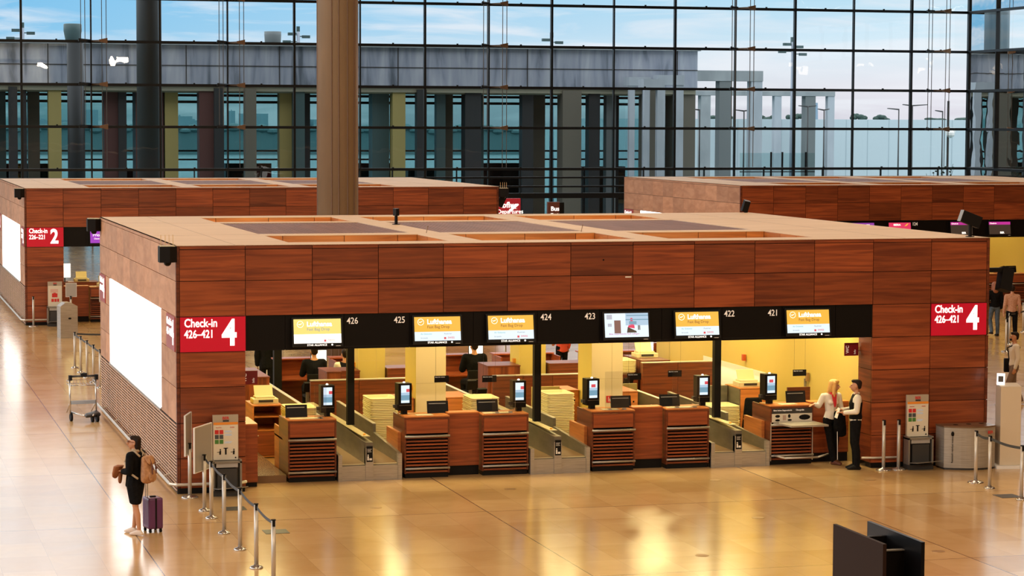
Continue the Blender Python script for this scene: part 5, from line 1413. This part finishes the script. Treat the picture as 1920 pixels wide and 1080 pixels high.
m.box(hd.x - .082, hd.y - .10, hd.z + .014, hd.x - .076, hd.y + .01, hd.z + .020).box(hd.x + .076, hd.y - .10, hd.z + .014, hd.x + .082, hd.y + .01, hd.z + .020)
gl_ = m.build('glasses', BROWNL, tr)
gl_.matrix_local = Matrix.Translation(hd) @ Euler((math.radians(-8), 0, math.radians(34))).to_matrix().to_4x4() @ Matrix.Translation(-hd)
m = MB().hull([((0, .01, 1.46), (.075, .07, .022)), ((0, -.005, 1.49), (.066, .062, .02))]); remesh(m, 'scarf', BEIGE, .01, tr)
# backpack (worn: its own thing)
bp = thing('backpack', 'tan leather backpack worn by the woman in the black skirt', 'backpack', (-1.24, -4.12, 0), TR); bp.scale = (1.64 / 1.72,) * 3
m = MB().hull([((0, .22, 1.34), (.13, .07, .06)), ((0, .25, 1.05), (.17, .11, .14)), ((0, .24, .98), (.16, .10, .08))]); remesh(m, 'bag_body', TAN, .011, bp, 5)
m = MB().hull([((0, .35, 1.02), (.12, .035, .09)), ((0, .33, 1.10), (.11, .03, .05))]); remesh(m, 'front_pocket', TAN, .011, bp, 4)
m = MB().hull([((0, .26, 1.37), (.12, .08, .03)), ((0, .33, 1.28), (.12, .03, .05))]); remesh(m, 'top_flap', TAN, .011, bp, 4)
m = MB()
for s in (-1, 1): m.tube([(s * .06, .33, 1.34), (s * .06, .372, 1.22), (s * .06, .385, 1.08)], .012, 6); m.box(s * .06 - .02, .37, 1.16, s * .06 + .02, .395, 1.20)
m.build('buckle_strap', BROWNL, bp)
for s in (-1, 1): MB().tube([(s * .09, .15, 1.38), (s * .10, .03, 1.475), (s * .11, -.09, 1.42), (s * .145, -.115, 1.28), (s * .17, -.02, 1.10), (s * .16, .15, 1.0)], .019, 8).build('shoulder_strap', BEIGE, bp, True)
MB().tube([(-.04, .17, 1.39), (0, .16, 1.44), (.04, .17, 1.39)], .010, 6).build('grab_loop', BEIGE, bp)
# hat in hand
ht = thing('straw_hat', 'brown felt hat held in the hands of the woman with the backpack', 'hat', (-1.24, -4.12, 0), TR); ht.scale = (1.64 / 1.72,) * 3
m = MB().hull([((.0, -.34, 1.15), (.10, .06, .05)), ((.0, -.36, 1.07), (.09, .05, .06))]); m.hull([((.02, -.32, 1.18), (.14, .07, .012)), ((0, -.40, 1.03), (.12, .02, .08))]); remesh(m, 'crown_and_brim', HATM, .01, ht, 4)
MB().hull([((-.05, -.34, .93), (.05, .03, .07)), ((-.02, -.31, 1.02), (.05, .03, .05))]).build('scarf_end', HATM, ht, True)
hb = thing('shoulder_bag', 'small black bag at the hip of the woman with the backpack', 'bag', (-1.24, -4.12, 0), TR); hb.scale = (1.64 / 1.72,) * 3
MB().hull([((-.14, -.22, .98), (.07, .03, .07)), ((-.13, -.22, .84), (.09, .035, .05))]).build('bag_body', CLOTHK, hb, True)
MB().tube([(-.18, -.15, 1.0), (-.05, -.14, 1.25), (.13, .0, 1.46)], .008, 6).build('strap', BROWNL, hb)
# suitcase
sc_ = thing('suitcase', 'purple hard-shell cabin suitcase behind the woman with the backpack', 'suitcase', (-.93, -3.90, 0), math.radians(12))
m = MB().box(-.125, -.17, .06, .125, .17, .58, bev=.035); m.build('shell', PURPLE, sc_, True)
m = MB()
for k in range(6): m.box(-.128, -.13 + k * .045, .12, .128, -.115 + k * .045, .53)
m.build('shell_rib', PURPLE, sc_)
MB().box(-.014, -.175, .07, .014, .175, .575).build('zip_band', BLACKM, sc_)
MB().box(-.05, -.03, .57, .05, .03, .60, bev=.008).build('top_grip', BLACKM, sc_)
MB().cyl((-.09, .10, .57), (-.09, .10, .98), .009).cyl((-.09, .0, .57), (-.09, .0, .98), .009).build('telescopic_handle', ALU, sc_)
MB().box(-.105, -.02, .97, -.075, .12, 1.0, bev=.008).build('handle_grip', BLACKM, sc_)
for x in (-.09, .09):
    for y in (-.13, .13): MB().cyl((x - .018, y, .028), (x + .018, y, .028), .028, n=12).box(x - .02, y - .015, .03, x + .02, y + .015, .075).build('wheel', BLACKM, sc_)
# 2 airline woman
wo, jw = person('blond woman in a white blouse and red scarf leaning on the counter', (13.22, .72, 0), math.radians(8), 1.70,
   J=dict(head=(.06, -.03, 1.60), elR=(-.26, .05, 1.20), wrR=(-.36, .02, 1.235), hdR=(-1, 0, -.1), elL=(.24, .0, 1.12), wrL=(.20, -.14, 1.06), hdL=(-.3, -1, -.1),
          knL=(.10, -.03, .50), anL=(.10, .0, .085), knR=(-.05, -.06, .50), anR=(.02, -.10, .085), fdR=(.4, -1, 0), fdL=(.3, -1, 0)),
   clothes=(('blouse', SHIRT), ('trousers', CLOTHK)), hair='long', hairmat=HAIRY, vox=.010, fem=True, head_rot=(0, 0, math.radians(48)), shoemat=BROWNL)
m = MB(); m.hull([((0, -.0, 1.46), (.066, .066, .018)), ((0, -.01, 1.44), (.066, .07, .018))]); m.prism([(-.05, -.095, 1.44), (.03, -.10, 1.44), (.02, -.14, 1.20), (-.01, -.145, 1.18)], (.0, -.02, 0)); m.prism([(-.0, -.10, 1.43), (.06, -.095, 1.44), (.03, -.14, 1.22), (.0, -.145, 1.24)], (.0, -.02, 0)); m.build('neck_scarf', SCARF, wo)
cj = thing('folded_coat', 'long black coat hanging over the blond woman\'s arm', 'coat', (13.22, .72, 0), math.radians(8))
m = MB().hull([((.10, -.16, 1.06), (.13, .05, .05)), ((.10, -.19, .75), (.15, .06, .10)), ((.13, -.19, .62), (.12, .05, .06))]); remesh(m, 'coat_cloth', CLOTHK, .012, cj)
MB().cyl((.02, -.24, .12), (.02, -.22, .72), .007, n=6).build('belt_end', WHITE, cj)
# 3 man in waistcoat
ma, jm = person('dark-haired man in a black waistcoat and white shirt sleeves at the right pier', (13.42, -.05, 0), math.radians(-104), 1.78,
   J=dict(elR=(-.22, -.02, 1.13), wrR=(-.10, -.24, 1.13), hdR=(.3, -1, .1), elL=(.22, -.02, 1.13), wrL=(.12, -.24, 1.10), hdL=(-.3, -1, .1)),
   clothes=(('shirt', SHIRT), ('waistcoat', CLOTHK), ('trousers', CLOTHK)), hair='short', hairmat=HAIRB, vox=.010, head_rot=(0, 0, math.radians(-8)))
MB().hull([((0, .01, 1.455), (.064, .066, .012)), ((0, .012, 1.475), (.058, .06, .01))]).build('collar', SHIRT, ma, True)
pp = thing('paper_sheet', 'white papers in the hands of the man in the waistcoat', 'papers', (13.42, -.05, 0), math.radians(-104)); MB().prism([(-.10, -.40, 1.02), (.10, -.38, 1.02), (.10, -.32, 1.22), (-.08, -.34, 1.22)], (0, -.008, 0)).build('sheets', WHITE, pp)
# seated agents inside, facing away
def chair(x, y, rz, lab, sh=.48):
    t = thing('office_chair', lab, 'chair', (x, y, 0), rz, 'black office chairs')
    MB().lathe([(.03, .05), (.03, sh - .03)], n=10).build('gas_column', GREY, t); m = MB()
    for k in range(5): a = k * 2 * PI / 5; m.cyl((0, 0, .07), (.26 * math.cos(a), .26 * math.sin(a), .05), .018, n=6); m.ball((.27 * math.cos(a), .27 * math.sin(a), .028), .028, 8)
    m.build('star_base', BLACKM, t)
    MB().box(-.23, -.23, sh - .04, .23, .23, sh + .02, bev=.02).build('seat', BLACKM, t, True)
    MB().box(-.21, .23, sh + .12, .21, .27, sh + .52, bev=.02).box(-.03, .20, sh - .04, .03, .24, sh + .2).build('backrest', BLACKM, t, True)
    MB().box(-.21, .272, sh + .30, .21, .276, sh + .31).build('back_seam', GREY, t)
SIT = dict(pel=(0, .05, .62), waist=(0, .06, .78), chest=(0, .04, .98), nb=(0, .03, 1.14), head=(0, 0, 1.32), shL=(.18, .03, 1.10), shR=(-.18, .03, 1.10),
           elL=(.23, -.06, .86), elR=(-.23, -.06, .86), wrL=(.14, -.30, .88), wrR=(-.14, -.30, .88), hpL=(.09, 0, .60), hpR=(-.09, 0, .60), knL=(.11, -.42, .56), knR=(-.11, -.42, .56), anL=(.11, -.40, .085), anR=(-.11, -.40, .085))
def agent(x, y, rz, lab, cl, hair='short', hm=HAIRB, J=None, H=1.72):
    k = dict(SIT); k.update(J or {})
    person(lab, (x, y, 0), rz, H, J=k, clothes=cl, hair=hair, hairmat=hm, vox=.014)
agent(4.66, 11.0, PI, 'seated agent in a black jacket beside the glowing monitor at left', (('jacket', CLOTHN), ('trousers', CLOTHK)), H=1.95)
chair(4.66, 11.0, PI, 'office chair of the agent in the black jacket')
agent(5.42, 11.15, PI, 'seated agent in a dark waistcoat with bowed head', (('shirt', SHIRT), ('waistcoat', CLOTHN), ('trousers', CLOTHK)), H=1.82)
chair(5.42, 11.15, PI, 'office chair of the agent in the dark waistcoat')
agent(8.50, 11.0, PI, 'seated man in a wide black coat between the two pillars', (('coat', CLOTHK), ('trousers', CLOTHK)), H=2.0)
chair(8.50, 11.0, PI, 'office chair of the man in the wide black coat')
person('standing person in a beige and orange-red top beyond the pavilion', (12.35, 16.6, 0), math.radians(200), 1.75, J=dict(elL=(.26, -.05, 1.15), wrL=(.14, -.2, 1.02)), clothes=(('coat', ORANGE), ('trousers', CLOTHK)), hair='short', vox=.014)
person('dark standing figure beside the rear post at the left of the pavilion', (4.05, 13.9, 0), math.radians(160), 1.78, clothes=(('coat', CLOTHK), ('trousers', CLOTHK)), hair='short', vox=.014)
t = thing('shopping_bag', 'bulky black bag beside the dark standing figure', 'bag', (4.45, 13.2, 0)); MB().hull([((0, 0, .35), (.25, .2, .3)), ((.05, 0, .75), (.15, .12, .1))]).build('bag_body', CLOTHK, t, True); MB().tube([(-.1, 0, .8), (0, 0, 1.0), (.12, 0, .8)], .015).build('bag_handle', BLACKM, t)
# people at the right
person('woman with reddish hair in a black jacket and jeans walking away', (29.85, 26.5, 0), math.radians(175), 1.74, J=dict(knL=(.12, -.10, .52), anL=(.16, .18, .16), elL=(.25, .02, 1.12)), clothes=(('jacket', CLOTHK), ('trousers', DENIM)), hair='long', hairmat=noisy('hair_red', (.22, .07, .03), (.34, .12, .05), (9, 9, 1), 5, .5), vox=.014, fem=True)
person('person in a checked pinkish shirt standing by the barriers', (29.28, 24.2, 0), math.radians(165), 1.80, clothes=(('shirt', CHECK), ('trousers', CLOTHK)), hair='short', vox=.014)
m4, j4 = person('man in white shirt and mask with black shoulder bag at the right edge', (21.58, 9.1, 0), math.radians(-100), 1.78, J=dict(knL=(.10, -.16, .52), anL=(.10, -.28, .085), knR=(-.10, .02, .5), anR=(-.10, .22, .10)), clothes=(('shirt', SHIRT), ('trousers', mat('taupe_cloth', (.20, .13, .09), .8))), hair='short', vox=.012, shoemat=WHITE)
MB().hull([((0, -.085, 1.55), (.05, .03, .035))]).build('face_mask', BLACKM, m4, True)
t = thing('messenger_bag', 'black messenger bag of the man at the right picture edge', 'bag', (21.58, 9.1, 0), math.radians(-100)); MB().box(-.28, -.18, .78, -.16 - .02, .16, 1.12, bev=.03).build('bag_body', BLACKM, t, True); MB().tube([(-.25, -.05, 1.1), (-.05, -.15, 1.40), (.10, .02, 1.50), (-.02, .15, 1.40), (-.25, .06, 1.1)], .014, 6).build('strap', BLACKM, t)
# brown bag at the far left corner
t = thing('travel_bag', 'brown backpack on a traveller hidden behind the rear left corner', 'backpack', (.30, 15.6, 0)); 
bpy.data.objects.remove(t)
p5, j5 = person('traveller with a brown backpack mostly hidden behind the rear left corner', (2.80, 32.6, 0), math.radians(170), 1.78, clothes=(('jacket', mat('rust_jacket', (.30, .10, .03), .7)), ('trousers', CLOTHK)), hair='short', vox=.014)
